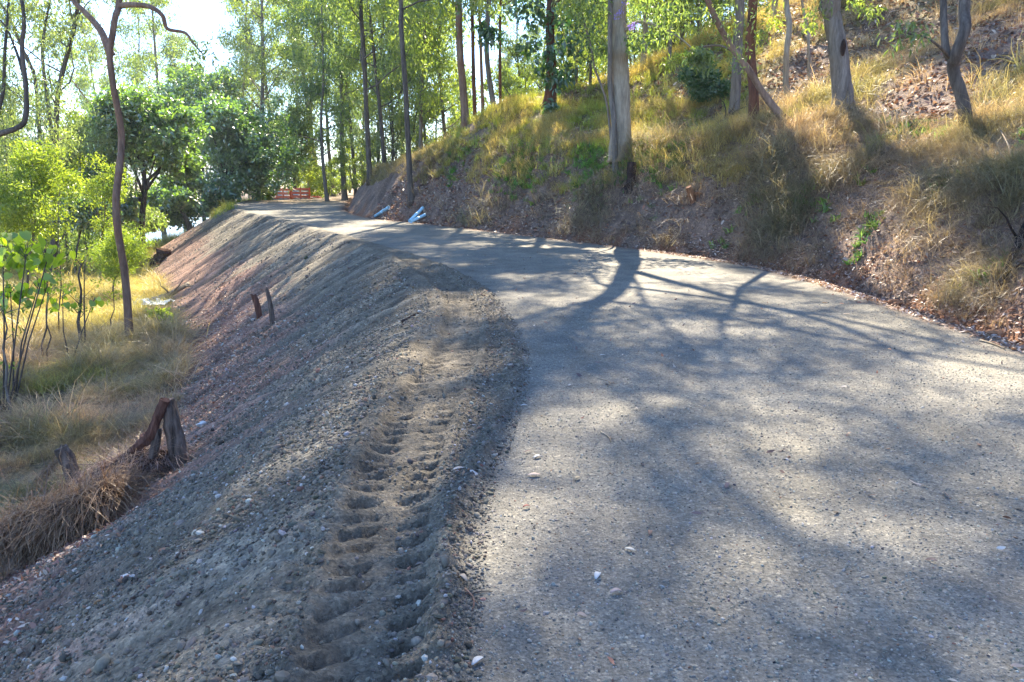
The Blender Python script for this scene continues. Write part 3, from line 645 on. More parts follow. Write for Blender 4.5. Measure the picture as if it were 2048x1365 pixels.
hero_tree('gum_tree', 'thin grey gum stem growing tight against the left of the big pale trunk', 21.6, [(1231, 310), (1228, 250), (1221, 170), (1219, 80), (1221, 0)], 12, 14, 5.5, 12, 2.4, M_barkg, M_gum2, 31, nleaf=60, cr=.6)
hero_tree('sapling', 'spindly leaning sapling left of the big pale gum tree', 22, [(1228, 285), (1215, 215), (1200, 165), (1190, 135), (1180, 90)], 6, 7, 3.8, 8, 1.2, M_barkg, M_gum, 32, lleaf=.13, cr=.5, sides=6, extra=[(1185, 120, 0, .5), (1175, 60, 0, .6), (1200, 100, 0, .5)])
hero_tree('gum_tree', 'grey gum tree behind the dark red one on the upper slope', 23.5, [(1466, 248), (1472, 170), (1477, 80), (1480, 0)], 20, 23, 6.5, 26, 4.8, M_barkg, M_gum, 33, nleaf=70, cr=.6, sub=3, side_bias=np.array([-.7, -.1]), extra=[(1400, 20, 0, .4), (1430, 60, 0, .35), (1385, 60, 0, .3), (1450, 15, 0, .4), (1340, 125, -.5, .25), (1360, 110, -.5, .25)], limbs=[([(1476, 110, 0), (1440, 92, -.2), (1390, 98, -.4), (1335, 128, -.5)], .04, .01)])  # unseen crown pushed left to throw leaf shadow on the road
hero_tree('gum_tree', 'straight dark red trunked gum tree on the bank top', 19.5, [(1508, 272), (1507, 180), (1508, 90), (1508, 0)], 20, 22, 7, 26, 4.8, M_barkr, M_gum, 34, nleaf=70, cr=.6, sub=3, side_bias=np.array([-.9, 0]), extra=[(1535, 10, 0, .4), (1550, 45, 0, .3), (1525, 70, 0, .25)])  # crown out of view reaches left, shaped to dapple the road
hero_tree('leaning_tree', 'crooked grey brown tree leaning left across the dark red trunk', 18.6, [(1590, 292), (1565, 235), (1530, 185), (1500, 140), (1470, 95), (1440, 55), (1410, 0)], 14, 9, 3.8, 12, 1.9, M_barkb, M_gum, 35, lleaf=.10, lw=.035, nleaf=50, cr=.45, extra=[(1460, 60, -.5, .4), (1480, 100, -.4, .35), (1470, 130, -.4, .3), (1440, 30, -.4, .5), (1400, 20, 0, .5), (1350, 30, 0, .5), (1500, 40, -.3, .4), (1330, 70, 0, .35)])
hero_tree('gum_tree', 'slender white barked gum tree between the leaning tree and the hollow trunk', 21, [(1588, 262), (1573, 180), (1572, 110), (1578, 50), (1576, 0)], 12, 16, 6, 14, 3.0, M_barkp, M_gum2, 36, nleaf=60, cr=.7)
hero_tree('sapling', 'very thin pale sapling just left of the hollow trunk', 23, [(1630, 235), (1618, 150), (1612, 70), (1606, 0)], 6, 10, 5.5, 10, 1.6, M_barkp, M_gum, 37, cr=.5, sides=6)
hero_tree('gum_tree', 'stout grey gum tree with a dark hollow scar on the slope', 17.6, [(1688, 252), (1684, 180), (1676, 90), (1668, 30), (1665, 0)], 36, 23, 6.8, 28, 5.4, M_barkg, M_gum, 38, nleaf=80, cr=.65, sub=3, side_bias=np.array([-.9, 0]), sides=14, extra=[(1720, 5, 0, .3), (1745, 25, 0, .25), (1640, 15, 0, .35), (1625, 50, 0, .25)])  # upper crown skewed left out of view so it shades the road
hero_tree('forked_tree', 'dark bent forked tree on the hillside at the far right', 13.6, [(1938, 252), (1925, 200), (1908, 140), (1905, 110), (1920, 60), (1932, 0)], 24, 15, 6, 18, 3.8, M_bark, M_gum, 39, side_bias=np.array([-.7, 0]), nleaf=60, cr=.7, limbs=[([(1906, 125, 0), (1892, 100, 0), (1888, 50, .1), (1886, 0, .2), (1880, -60, .3)], .07, .05), ([(1900, 118, 0), (1880, 95, -.3), (1850, 75, -.5), (1815, 68, -.6)], .03, .008)])  # crown stretched left above the frame for more shade on the road
hero_tree('gum_tree', 'dark trunked gum tree standing in the shrubs behind the left valley', 34, [(106, 355), (112, 270), (122, 170), (145, 60), (160, 0)], 15, 17, 3.5, 22, 3.6, M_bark, M_gum2, 40, lleaf=.2, lw=.055, cr=.8, limbs=[([(108, 300, 0), (95, 200, .3), (85, 100, .5), (100, 0, .6)], .1, .045)])
hero_tree('gum_tree', 'leaning dark gum tree left of the tree among the shrubs', 36, [(88, 310), (75, 200), (50, 110), (15, 30), (0, 0)], 12, 15, 4, 20, 3.2, M_bark, M_gum2, 41, lleaf=.2, lw=.055, cr=.8)
# drooping limb of a tree whose trunk stands left of the frame
def side_tree():
    D = 15; base = G(-110, D); root = empty('gum_tree', base); tag(root, 'gum tree at the left picture edge with a broken drooping dark limb', 'tree'); rng = np.random.default_rng(77)
    path = dense_path([(0, 0, -.1), (.05, 0, 2), (-.05, .1, 4), (.1, 0, 7), (0, .2, 11)]); mb = MB(); rr = flare(path, .2, .07); mb.tube(path, rr, 9, .05, rng=rng)
    C, R = crown_on(mb, path, rr, rng, 5, 12, 3.0, 3, cr=.7); mb.build('trunk', M_bark, root)
    for lp, a, b in [([(-110, 330), (-40, 285), (0, 268), (30, 258), (50, 240), (52, 180), (44, 100), (48, 40), (38, -40)], .065, .03), ([(-20, 275), (5, 190), (10, 100), (18, 0)], .04, .02), ([(52, 170), (35, 110), (15, 60), (0, 40)], .03, .012)]:
        lm = MB(); q = dense_path([np.array(W(px, py, D) - base) for px, py in lp]); lm.tube(q, [a + (b - a) * i / (len(q) - 1) for i in range(len(q))], 8, .08, rng=rng); lm.build('limb', M_bark, root)
    C += [np.array(W(px, py, D) - base) for px, py in ((30, 60), (20, 120), (10, 170), (60, 20), (5, 230))]; R += [.35] * 5
    V, F = leaves(C, R, 45, .12, .03, rng); mobj('crown', mesh_np('crown', V, F, M_gum2, False), root)
side_tree()
# hollow scar on the stout gum, purple jacaranda spray by the big gum
def scar():
    b = MB(); t = W(1686, 92, 17.35)
    ang = np.linspace(0, 2 * math.pi, 14, endpoint=False); V = [(0, 0, 0)]
    for a in ang: V.append((.055 * math.cos(a), -.02, .17 * math.sin(a)))
    F = [(0, 1 + k, 1 + (k + 1) % 14, 1 + (k + 2) % 14) for k in range(0, 14, 2)]
    return t
# proto gum trees for the forest beyond
def proto_gum(seed, h, r0, cb, nl, ll_, mbark, mleaf, nleaf=55, cr=1.0, lleaf=.26, lw=.085, label='x', cat='tree', fork=False):
    rng = np.random.default_rng(seed); P = [(0, 0, -.3)]; p = np.array([0., 0, 0]); d = np.array([rng.normal(0, .04), rng.normal(0, .04), 1])
    while p[2] < h:
        d[:2] = d[:2] * .8 + rng.normal(0, .035, 2); p = p + d * h / 9; P.append(tuple(p))
    path = dense_path(P); rr = flare(path, r0, r0 * .2); root = empty('gum_tree', (0, 0, 0)); mb = MB(); mb.tube(path, rr, 7, .05, rng=rng)
    if fork:
        B = wander(at_path(path, .3), (rng.choice([-1, 1]) * .4, .2, 1), h * .55, 6, rng, .12, .08); mb.tube(B, [r0 * .6 * (1 - .8 * i / 6) for i in range(7)], 6, cap=False)
        r2 = [r0 * .6 * (1 - .8 * i / 6) for i in range(7)]
    C, R = crown_on(mb, path, rr, rng, cb, nl, ll_, 3, cr=cr)
    if fork:
        C2, R2 = crown_on(mb, B, r2, rng, max(cb, B[1][2]), nl // 2, ll_ * .8, 3, cr=cr); C += C2; R += R2
    mb.build('trunk', mbark, root); V, F = leaves(C, R, nleaf, lleaf, lw, rng); mobj('crown', mesh_np('crown', V, F, mleaf, False), root)
    return root
protos = [proto_gum(300, 21, .17, 4.5, 24, 3.8, M_bark, M_gum), proto_gum(301, 24, .17, 6, 26, 4.2, M_barkb, M_gum, fork=True), proto_gum(302, 18, .15, 2.8, 24, 3.2, M_barkg, M_gum),
          proto_gum(303, 23, .22, 5, 28, 3.6, M_barkp, M_gum2), proto_gum(304, 16, .13, 2.0, 24, 3.0, M_bark, M_gum2, fork=True), proto_gum(305, 26, .26, 8, 26, 4.6, M_barkg, M_gum)]
used = set()
def place(k, px, D, s, rz, label, group):
    pr = protos[k]
    if k in used: o = copy_tree(pr)
    else: o = pr; used.add(k)
    g = G(px, D); o.location = g; o.rotation_euler = (0, 0, rz); o.scale = (s, s, s); tag(o, label, 'tree', group); return o
rp = random.Random(5)
G1 = 'gum trees on the rise beyond the end of the bank'
for px, D in [(690, 62), (712, 70), (668, 75), (655, 58), (770, 50), (785, 58), (757, 66), (845, 52), (860, 64), (830, 70), (808, 80), (895, 58), (880, 75), (640, 82), (725, 88), (700, 100)]:
    place(rp.choice([0, 2, 3, 4, 5, 0]), px, D, rp.uniform(.8, 1.15), rp.uniform(0, 6.28), 'slim gum tree in the open forest beyond the left end of the bank', G1)
G2 = 'gum trees along the crest of the sunny slope'
for px, D in [(1040, 62), (1075, 70), (1130, 58), (1165, 66), (1205, 60), (1290, 62), (1320, 54), (1355, 66), (1400, 58), (1015, 75), (1250, 70), (920, 70), (1440, 66), (1540, 52), (1590, 60)]:
    place(rp.choice([0, 2, 3, 4]), px, D, rp.uniform(.55, .8), rp.uniform(0, 6.28), 'gum tree along the crest of the sunny slope', G2)
for px, D in [(1285, 36), (1310, 40), (1338, 33), (1362, 42), (1395, 36), (1425, 40), (1545, 33), (1612, 36), (1640, 30), (1740, 34), (1775, 30), (1820, 36), (1150, 42), (1180, 38)]:
    place(rp.choice([0, 2, 3, 4]), px, D, rp.uniform(.42, .62), rp.uniform(0, 6.28), 'slim gum tree growing up the slope behind the trunks on the bank', 'slim gum trees up the slope behind the bank trunks')
G3 = 'tall gum trees behind the dense round trees'
for px, D in [(270, 88), (330, 80), (370, 95), (440, 96), (480, 84), (520, 78), (560, 90), (600, 98), (620, 78), (500, 104), (240, 100)]:
    place([0, 1, 3, 5, 3, 1][rp.randrange(6)], px, D, rp.uniform(.95, 1.2), rp.uniform(0, 6.28), 'tall gum tree rising behind the dense round trees', G3)
G4 = 'gum trees across the valley at the far left'
for px, D in [(20, 75), (60, 62), (-40, 60), (130, 95), (-90, 50)]:
    place([2, 4, 0, 4, 2][rp.randrange(5)], px, D, rp.uniform(.7, .85), rp.uniform(0, 6.28), 'gum tree across the valley at the far left', G4)
for k in range(6):
    if k not in used:
        place(k, 575 + 20 * k, 92 + k, 1, 0, 'slim gum tree in the open forest beyond the left end of the bank', G1)

# dense round rainforest trees and shrubs
def dense_tree(name, label, cat, px, D, zc, rx, rz_, lobes, mleaf, seed, lleaf=.3, lw=.16, per=55, ncl=260, mbark=M_bark, group=None, trunk_r=.22, cl=.7, px_base=None):
    rng = np.random.default_rng(seed); base = G(px if px_base is None else px_base, D); root = empty(name, base); tag(root, label, cat, group)
    off = np.array(tuple(W(px, 300, D) - base)); cx = off[0]; zc = zc - base.z; C = []; R = []; mb = MB()
    L_ = []
    for i in range(lobes):
        a = rng.uniform(0, 6.28); rr = rng.random() ** .5; f = rng.uniform(.24, .58)
        L_.append((np.array([cx + math.cos(a) * rx * (1 - f) * rr, math.sin(a) * rx * (1 - f) * rr, zc + rng.uniform(-1, 1) * rz_ * (1 - f)]), rx * f, rz_ * f * .95))
    for i in range(ncl):
        c, a, b = L_[rng.integers(len(L_))]; d = rng.normal(0, 1, 3); d /= np.linalg.norm(d); q = rng.uniform(.6, 1.16)
        C.append(c + d * np.array([a, a, b]) * q); R.append(cl * rng.uniform(.6, 1.2))
    tp = dense_path([(0, 0, -.2), (cx * .3, 0, zc * .4), (cx * .8, .1, zc * .8), (cx, 0, zc + rz_ * .4)]); mb.tube(tp, flare(tp, trunk_r, trunk_r * .3), 8)
    for c, a, b in L_: mb.tube(wander(at_path(tp, rng.uniform(.4, .8)), c - at_path(tp, .6) + 1e-3, np.linalg.norm(c - at_path(tp, .6)), 4, rng, 0, .05), [trunk_r * .4, trunk_r * .33, trunk_r * .25, trunk_r * .18, trunk_r * .1], 5)
    mb.build('trunk', mbark, root)
    V, F = leaves(C, R, per, lleaf, lw, rng, hang=.3); mobj('crown', mesh_np('crown', V, F, mleaf, False), root); return root
def zat(px, py, D): return W(px, py, D).z
dense_tree('rainforest_tree', 'dense dark round tree left of the pair behind the embankment', 'tree', 285, 40, zat(285, 325, 40), 3.3, 3.9, 10, M_dense, 401, ncl=460, per=60, lleaf=.24, lw=.13, cl=.55)
dense_tree('rainforest_tree', 'dense glossy round tree right of the pair, nearest the red barriers', 'tree', 475, 58, zat(475, 310, 58), 4.6, 4.8, 10, M_dense, 402, ncl=420, per=60, px_base=426)
dense_tree('rainforest_tree', 'dark rounded tree top showing between and behind the dense pair', 'tree', 410, 70, zat(410, 215, 70), 4.2, 4.0, 7, M_dense, 403, ncl=260)
dense_tree('rainforest_tree', 'low spreading dark tree shading the water at the foot of the dense pair', 'tree', 335, 50, zat(335, 395, 50), 3.2, 1.9, 7, M_dense, 404, ncl=220, px_base=382, trunk_r=.18)
dense_tree('rainforest_tree', 'mid green bushy tree at the left flank of the dense pair', 'tree', 165, 52, zat(165, 330, 52), 2.6, 3.6, 7, M_yel, 405, ncl=150, lleaf=.25, lw=.1)
dense_tree('rainforest_tree', 'light green bushy tree just behind the red barriers', 'tree', 590, 72, zat(590, 290, 72), 3.2, 4.6, 8, M_gum, 406, ncl=220, lleaf=.25, lw=.12)
dense_tree('shrub', 'small yellow green bush at the road edge left of the barriers', 'shrub', 524, 62, zat(524, 392, 62), .8, .5, 4, M_yel, 407, ncl=30, lleaf=.16, lw=.08, cl=.3, trunk_r=.05)
dense_tree('shrub', 'green bush with yellow leaves right of the barriers', 'shrub', 640, 78, zat(640, 355, 78), 2.4, 2.0, 6, M_yel, 408, ncl=90, lleaf=.2, lw=.1, trunk_r=.1)
dense_tree('shrub', 'tall yellow green shrub at the left picture edge', 'shrub', 55, 24, zat(55, 410, 24), 1.7, 2.0, 8, M_yel, 409, ncl=220, lleaf=.11, lw=.045, per=60, cl=.38, trunk_r=.05)
dense_tree('shrub', 'feathery light green shrub behind the tall forked gum', 'shrub', 222, 26, zat(222, 510, 26), 1.05, 1.5, 7, M_yel, 410, ncl=120, lleaf=.09, lw=.03, per=70, cl=.32, trunk_r=.04)
dense_tree('shrub', 'thin yellow green sapling shrub left of the tall forked gum', 'shrub', 200, 30, zat(200, 385, 30), .8, 1.5, 7, M_yel, 411, ncl=55, lleaf=.12, lw=.04, per=60, cl=.4, trunk_r=.05)
dense_tree('shrub', 'yellow topped shrub between the far left gum and the forked gum', 'shrub', 135, 40, zat(135, 310, 40), 1.5, 2.4, 7, M_yel, 412, ncl=110, lleaf=.18, lw=.07, cl=.5, trunk_r=.08)
dense_tree('shrub', 'grey green shrub low at the left behind the edge shrub', 'shrub', 12, 45, zat(12, 330, 45), 2.6, 1.8, 7, M_gum2, 413, ncl=120, lleaf=.2, lw=.06, cl=.6, trunk_r=.08)
dense_tree('shrub', 'dark green shrub on the slope left of the grey gum', 'shrub', 1418, 26, zat(1418, 155, 26), .95, .7, 5, M_dark, 414, ncl=90, lleaf=.13, lw=.05, cl=.3, trunk_r=.04)
dense_tree('shrub', 'low dark green shrub in shade below the yellow shrubs', 'shrub', 150, 34, zat(150, 420, 34), 2.0, 1.5, 6, M_dense, 415, ncl=120, lleaf=.18, lw=.08, cl=.5, trunk_r=.06)
dense_tree('shrub', 'grey green bush in the shade under the dense trees', 'shrub', 262, 44, zat(262, 450, 44), 1.5, 1.0, 6, M_gum2, 416, ncl=90, lleaf=.18, lw=.07, cl=.5, trunk_r=.06)
dense_tree('fern', 'pale green fern clump at the foot of the forked gum', 'fern', 286, 18.5, zat(286, 632, 18.5), .26, .16, 4, M_yel, 417, ncl=22, lleaf=.12, lw=.05, per=25, cl=.12, trunk_r=.015)

# bushy understory and skyline trees
def proto_bush(seed, h, r, mleaf, ncl, lleaf, lw, cb=.15):
    rng = np.random.default_rng(seed); root = empty('small_tree', (0, 0, 0)); mb = MB(); C = []; R = []
    for s in range(3):
        B = wander((0, 0, -.2), (rng.normal(0, .25), rng.normal(0, .25), 1), h * rng.uniform(.75, 1.0), 7, rng, .05, .1); mb.tube(B, [.06 * (1 - .85 * i / 7) for i in range(8)], 6)
        for k in range(ncl // 3):
            t = rng.uniform(cb, 1) ; q = at_path(B, t); w = r * math.sin(math.pi * min(.97, .2 + .75 * t)) ; a = rng.uniform(0, 6.28); rr = w * rng.random() ** .5
            C.append(q + np.array([math.cos(a) * rr, math.sin(a) * rr, rng.normal(0, .2)])); R.append(h * .075 * rng.uniform(.6, 1.3))
    st = mb.build('stem', M_bark, root); V, F = leaves(C, R, 45, lleaf, lw, rng, hang=.6); mobj('crown', mesh_np('crown', V, F, mleaf, False), root); return root
bush = [proto_bush(500, 6.5, 1.7, M_gum, 90, .19, .065), proto_bush(501, 5.2, 1.5, M_yel, 80, .17, .07), proto_bush(502, 8.0, 2.0, M_gum2, 110, .2, .06), proto_bush(503, 4.0, 1.5, M_gum, 70, .17, .07)]
bused = set()
def place_bush(k, px, D, s, rz, label, group):
    o = bush[k] if k not in bused else copy_tree(bush[k]); bused.add(k)
    o.location = G(px, D); o.rotation_euler = (0, 0, rz); o.scale = (s, s, s); tag(o, label, 'tree', group)
for px, D in [(1015, 58), (1045, 52), (1072, 64), (1120, 60), (1150, 46), (1180, 55), (1205, 66), (1270, 50), (1300, 62), (1330, 55), (1350, 40), (1385, 60), (1420, 48), (1445, 66), (1480, 52), (1530, 60), (1560, 48), (1610, 64), (1290, 76), (1230, 80), (1160, 78), (1100, 84), (1400, 80), (1500, 78), (1650, 52), (1345, 84)]:
    place_bush(rp.randrange(4), px, D, rp.uniform(.8, 1.35), rp.uniform(0, 6.28), 'small light leaved tree along the skyline of the hill', 'small trees along the skyline of the hill')
for px, D in [(655, 66), (680, 84), (715, 62), (742, 74), (775, 66), (800, 58), (832, 76), (862, 60), (885, 70), (905, 84), (935, 76), (960, 64), (985, 80), (700, 95), (760, 90), (820, 92), (620, 88), (602, 95)]:
    place_bush(rp.randrange(4), px, D, rp.uniform(.8, 1.3), rp.uniform(0, 6.28), 'small leafy tree among the slim gums beyond the bank', 'small trees among the slim gums beyond the bank')
for px, D in [(-30, 50), (35, 56), (80, 66), (120, 60), (165, 52), (180, 74), (240, 66), (260, 54), (20, 80), (130, 84), (-25, 34), (38, 38), (95, 42), (150, 45), (190, 40)]:
    place_bush(rp.randrange(4), px, D, rp.uniform(.8, 1.3), rp.uniform(0, 6.28), 'leafy small tree on the far side of the valley', 'small trees on the far side of the valley')

# water below the dense trees, distant blue range
M_water, nt, b = newmat('creek_water'); b.inputs['Base Color'].default_value = (.10, .15, .17, 1); b.inputs['Roughness'].default_value = .12; b.inputs['Specular IOR Level'].default_value = .6
tc = N(nt, 'ShaderNodeTexCoord'); nn = noise(nt, tc.outputs['Object'], 1.5, 3); bp = N(nt, 'ShaderNodeBump'); bp.inputs['Strength'].default_value = .15; nt.links.new(nn.outputs[0], bp.inputs['Height']); nt.links.new(bp.outputs[0], b.inputs['Normal'])
wa = MB(); ang = np.linspace(0, 2 * math.pi, 32, endpoint=False)
V = [(0, 0, 0)] + [(24 * math.cos(a), 30 * math.sin(a), 0) for a in ang]; wa.add(V, [(0, 1 + k, 1 + (k + 1) % 32, 1 + (k + 2) % 32) for k in range(0, 32, 2)])
tag(wa.build('water', M_water, None, False, (-40, 88, -4.0)), 'pale blue still water below the dense trees', kind='structure')
M_far = plain('forested_range', (.045, .07, .04), .95, .5, .02)
xs = np.linspace(-1800, 1500, 150); rows = []
for j, (yy, f) in enumerate([(900, 0), (1050, .45), (1200, .8), (1350, 1.0), (1500, .8), (1800, .2)]):
    h = (72 - 45 * sstep(-700, 500, xs)) * f * (1 + .5 * fbm(xs * .0028 + j * .03, xs * 0 + 2.2, 3)) + 5 * fbm(xs * .03, xs * 0 + j, 3) * (f > 0) - 25
    rows.append(np.stack([xs, np.full_like(xs, yy), h], -1))
R_ = np.concatenate(rows); n_ = len(xs); Fq = [(j * n_ + i, j * n_ + i + 1, (j + 1) * n_ + i + 1, (j + 1) * n_ + i) for j in range(5) for i in range(n_ - 1)]
tag(mobj('hills', mesh_np('hills', R_, Fq, M_far)), 'hazy forested range beyond the valley', kind='structure')

# ---------------------------------------------------------------- fence posts at the foot of the embankment
def lump_tube(mb, pts, r, sides=9, rough=.12, seed=1, sq=True):
    rng = np.random.default_rng(seed); n = len(pts); mb.tube(pts, r, sides, rough, rng=rng)
def post(label, pts, D, r0, r1, mat, seed, notch=False, group='old timber fence posts'):
    D = hit(*pts[0]); base = G(pts[0][0], D); root = empty('fence_post', base); tag(root, label, 'fence post', group)
    q = [np.array((0, 0, -.3))] + [np.array(W(px, py, D) - base) for px, py in pts[1:]]; q = dense_path(q); mb = MB()
    lump_tube(mb, q, [r0 + (r1 - r0) * i / (len(q) - 1) for i in range(len(q))], 9, .14, seed); mb.build('shaft', mat, root, False)
    tp = q[-1]; rng = np.random.default_rng(seed + 5)
    for k in range(2):
        m2 = MB(); m2.box(tp + np.array([rng.normal(0, r1 * .4), rng.normal(0, r1 * .4), .01]), r1 * .6, r1 * .5, .02 + .012 * k, Matrix.Rotation(rng.normal(0, .25), 4, 'X'), .4)
        m2.build('splinter', mat, root, False)
    return root
post('leaning grey fence post rising from the mat of dead grass', [(158, 1000), (144, 945), (121, 896)], 7.7, .09, .08, M_post, 1)
post('stout weathered fence post leaning left beside a split timber', [(362, 925), (350, 870), (333, 800)], 8.9, .10, .075, M_post, 2)
post('short dark red fence post standing in the embankment gravel', [(520, 634), (515, 612), (507, 590)], 15.6, .066, .06, M_postr, 3)
post('thin grey fence post just right of the short dark red one', [(547, 646), (541, 612), (533, 578)], 15.2, .055, .035, M_post, 4)
def split_timber():
    D = hit(362, 925) - .1; base = G(285, D); root = empty('split_timber', base); tag(root, 'split reddish timber propped against the stout weathered post', 'timber')
    q = dense_path([np.array(W(px, py, D) - base) for px, py in [(262, 905), (285, 885), (303, 868), (315, 835), (330, 800)]]); mb = MB(); lump_tube(mb, q, [.02, .028, .036, .042, .048, .055, .07, .068, .065, .06, .06, .058, .055, .05, .05, .05, .05, .05, .05, .05, .05][:len(q)], 7, .15, 9); mb.build('timber', M_postr, root, False)
    m2 = MB(); q = [np.array(W(px, py, D) - base) for px, py in [(306, 915), (312, 885), (318, 858)]]; lump_tube(m2, q, [.05, .045, .03], 6, .15, 10); m2.build('splinter', M_post, root, False)
split_timber()
M_wire = plain('rusty_wire', (.14, .09, .07), .6, .3, 30)
def wire():
    a = W(118, 925, hit(156, 985)); c = W(340, 850, hit(362, 925)); mb = MB(); q = [a.lerp(c, t) - Vector((0, 0, .18 * math.sin(math.pi * t))) for t in np.linspace(0, 1, 12)]
    mb.tube([tuple(p) for p in q], [.003] * 12, 5); w = mb.build('fence_wire', M_wire); tag(w, 'slack rusty wire strung between the leaning grey post and the stout one', 'wire')
wire()
# dead grass and vine mat hung over the old fence
M_dead = leaf_mat('dead_stems', (.12, .07, .055), (.42, .29, .23), .25, gloss=.04, vary=.05, tcol=(1.3, 1.0, .7))
def mat_of_grass(label, spine, rad, n, seed, hollow=1.0):
    rng = np.random.default_rng(seed); P = [np.array(p, float) for p in spine]; base = Vector((*P[0][:2], H(*P[0][:2]))); root = empty('dead_grass_mat', base); tag(root, label, 'dead grass', 'mats of dead grass over the old fence'); b0 = np.array(tuple(base))
    V = []; F = []; k = 0
    for i in range(n):
        t = rng.random(); c = at_path(P, t); r = rad * (.75 + .35 * math.sin(t * 3.1 + seed)) * rng.uniform(.55, 1.1)
        a0 = rng.uniform(0, 6.28); side = rng.choice([-1, 1]); L = rng.uniform(.35, 1.5) * rad * 1.6; tan = P[-1] - P[0]; tan = tan / np.linalg.norm(tan); nor = np.array([tan[1], -tan[0], 0])
        d = nor * side * rng.uniform(0, 1.0) + tan * rng.normal(0, 1.1) + np.array([0, 0, rng.uniform(-.1, .45)]); d /= np.linalg.norm(d); p = c + np.array([0, 0, r * .35 - rad * .15]) + rng.normal(0, rad * .16, 3)
        st = 6; w = rng.uniform(.0012, .0027) if i % 25 else .0045
        for s in range(st):
            q = p.copy(); gz = H0(q[0], q[1]); 
            if q[2] < gz + .01: q[2] = gz + .01
            sd = np.cross(d, [0, 0, 1.0]); sd /= np.linalg.norm(sd) + 1e-6
            V += [q - sd * w, q + sd * w]; p = p + d * L / st; d = d + np.array([0, 0, -.30]) + rng.normal(0, .34, 3); d /= np.linalg.norm(d)
        for s in range(st - 1): F.append((k + 2 * s, k + 2 * s + 1, k + 2 * s + 3, k + 2 * s + 2))
        k += 2 * st
    me = mesh_np('dead_stems', np.array(V) - b0, F, M_dead, False); tag(mobj('dead_stems', me, root), kind='stuff')
    # thatch core under the loose stems: an uneven lumpy roll resting on the fence
    mb = MB(); q = dense_path([p - b0 + np.array([0, 0, -.02]) for p in P]); lump_tube(mb, q, [rad * .42 * math.sin(math.pi * (.08 + .84 * i / (len(q) - 1))) + .02 for i in range(len(q))], 12, .25, seed); mb.build('thatch', M_thatch, root, False) if rad > .2 else None
_hc = {}
def H0(x, y):
    k = (round(x * 8), round(y * 8))
    if k not in _hc: _hc[k] = H(k[0] / 8, k[1] / 8)
    return _hc[k]
M_thatch = plain('thatch', (.07, .045, .035), 1.0, .5, 18, 0)
def gp2(px, py, up): w = W(px, py, hit(px, py)); return (w.x, w.y, H(w.x, w.y) + up)
mat_of_grass('large mat of dead brown grass spilling over the fence at the left picture edge', [gp2(-40, 1150, .12), gp2(60, 1110, .24), gp2(140, 1080, .24), gp2(235, 1020, .22)], .38, 6200, 1)
mat_of_grass('smaller roll of dead grass running up to the stout leaning post', [gp2(190, 1000, .22), gp2(265, 968, .26), gp2(345, 935, .12)], .27, 2400, 2)
D_ = hit(156, 985); w_ = W(100, 925, D_)
mat_of_grass('wisp of grey dead grass drooping from the leaning grey post', [tuple(w_ + Vector((.1, 0, 0))), tuple(w_ + Vector((-.04, 0, -.08))), tuple(w_ + Vector((-.14, 0, -.22)))], .15, 300, 3)

# ---------------------------------------------------------------- red barriers at the far end of the road
M_red = plain('red_plastic', (.95, .15, .04), .5, .12, 3, .5); M_white = plain('white_band', (.8, .78, .76), .5, .05, 5, .5)
def barrier(label, x0px, x1px, D, h, seed, group='red plastic barriers'):
    a = G(x0px, D); c = G(x1px, D - 1.0); root = empty('road_barrier', a); tag(root, label, 'barrier', group); d = c - a; L = math.hypot(d.x, d.y); rz = math.atan2(d.y, d.x); root.rotation_euler = (0, 0, rz)
    for u in (0, L * .5, L): mb = MB(); mb.box((u, 0, h / 2 - .02), .09, .09, h + .04); mb.build('post', M_red, root, False)
    for zz in (.18, .5, .84): mb = MB(); mb.box((L / 2, 0, h * zz), L, .05, h * .22); mb.build('rail', M_red, root, False)
    for zz in (.35, .67): 
        for u in (.26, .74): mb = MB(); mb.box((L * u, -.03, h * zz), L * .34, .03, h * .07); mb.build('reflective_band', M_white, root, False)
    for u in (0, L): mb = MB(); mb.box((u, 0, .03), .14, .55, .06, None, .8); mb.build('foot', M_red, root, False)
barrier('red plastic barrier nearer the green bush, left of the two', 553, 581, 66, .92, 1)
barrier('longer red plastic barrier joined on the right of the first', 584, 620, 67.5, .95, 2)
def low_bar():
    g = G(634, 68); root = empty('fallen_barrier', g); tag(root, 'low red barrier piece lying flat right of the standing barriers', 'barrier'); mb = MB(); mb.box((0, 0, .10), .9, .5, .08, Matrix.Rotation(.15, 4, 'Y')); mb.build('panel', M_red, root, False); m2 = MB(); m2.box((0, 0, .17), .5, .12, .05); m2.build('rib', M_red, root, False)
low_bar()
# pale blue pipes at the foot of the bank
M_pipe = plain('pale_blue_pipe', (.42, .68, .82), .45, .06, 3, .5)
def pipe(label, p0, p1, D0, D1, r):
    a = W(*p0, hit(*p0)); a.z = H(a.x, a.y) + r; c = W(*p1, hit(*p1)); c.z = H(c.x, c.y) + r * 1.2; root = empty('plastic_pipe', a); tag(root, label, 'pipe', 'pale blue pipes at the foot of the bank')
    d = (c - a); n = 16; ang = np.linspace(0, 2 * math.pi, n, endpoint=False); dn = d.normalized(); u = dn.orthogonal().normalized(); w = dn.cross(u); V = []
    for (t, rr) in ((0, r), (.92, r), (.925, r * 1.15), (1, r * 1.15), (1, r * .9), (0, r * .85)):
        for q in ang: V.append(tuple(d * t + (u * math.cos(q) + w * math.sin(q)) * rr))
    F = [(i * n + k, i * n + (k + 1) % n, ((i + 1) % 6) * n + (k + 1) % n, ((i + 1) % 6) * n + k) for i in range(6) for k in range(n)]
    m = MB(); m.add(V[:2 * n] , [(k, (k + 1) % n, n + (k + 1) % n, n + k) for k in range(n)]); 
    mb = MB(); mb.add(V, F); mb.build('tube', M_pipe, root); 
    sm = MB(); sm.tube([tuple(d * .5 - dn * .06), tuple(d * .5 + dn * .06)], [r * 1.12] * 2, 14); sm.build('collar', M_pipe, root)
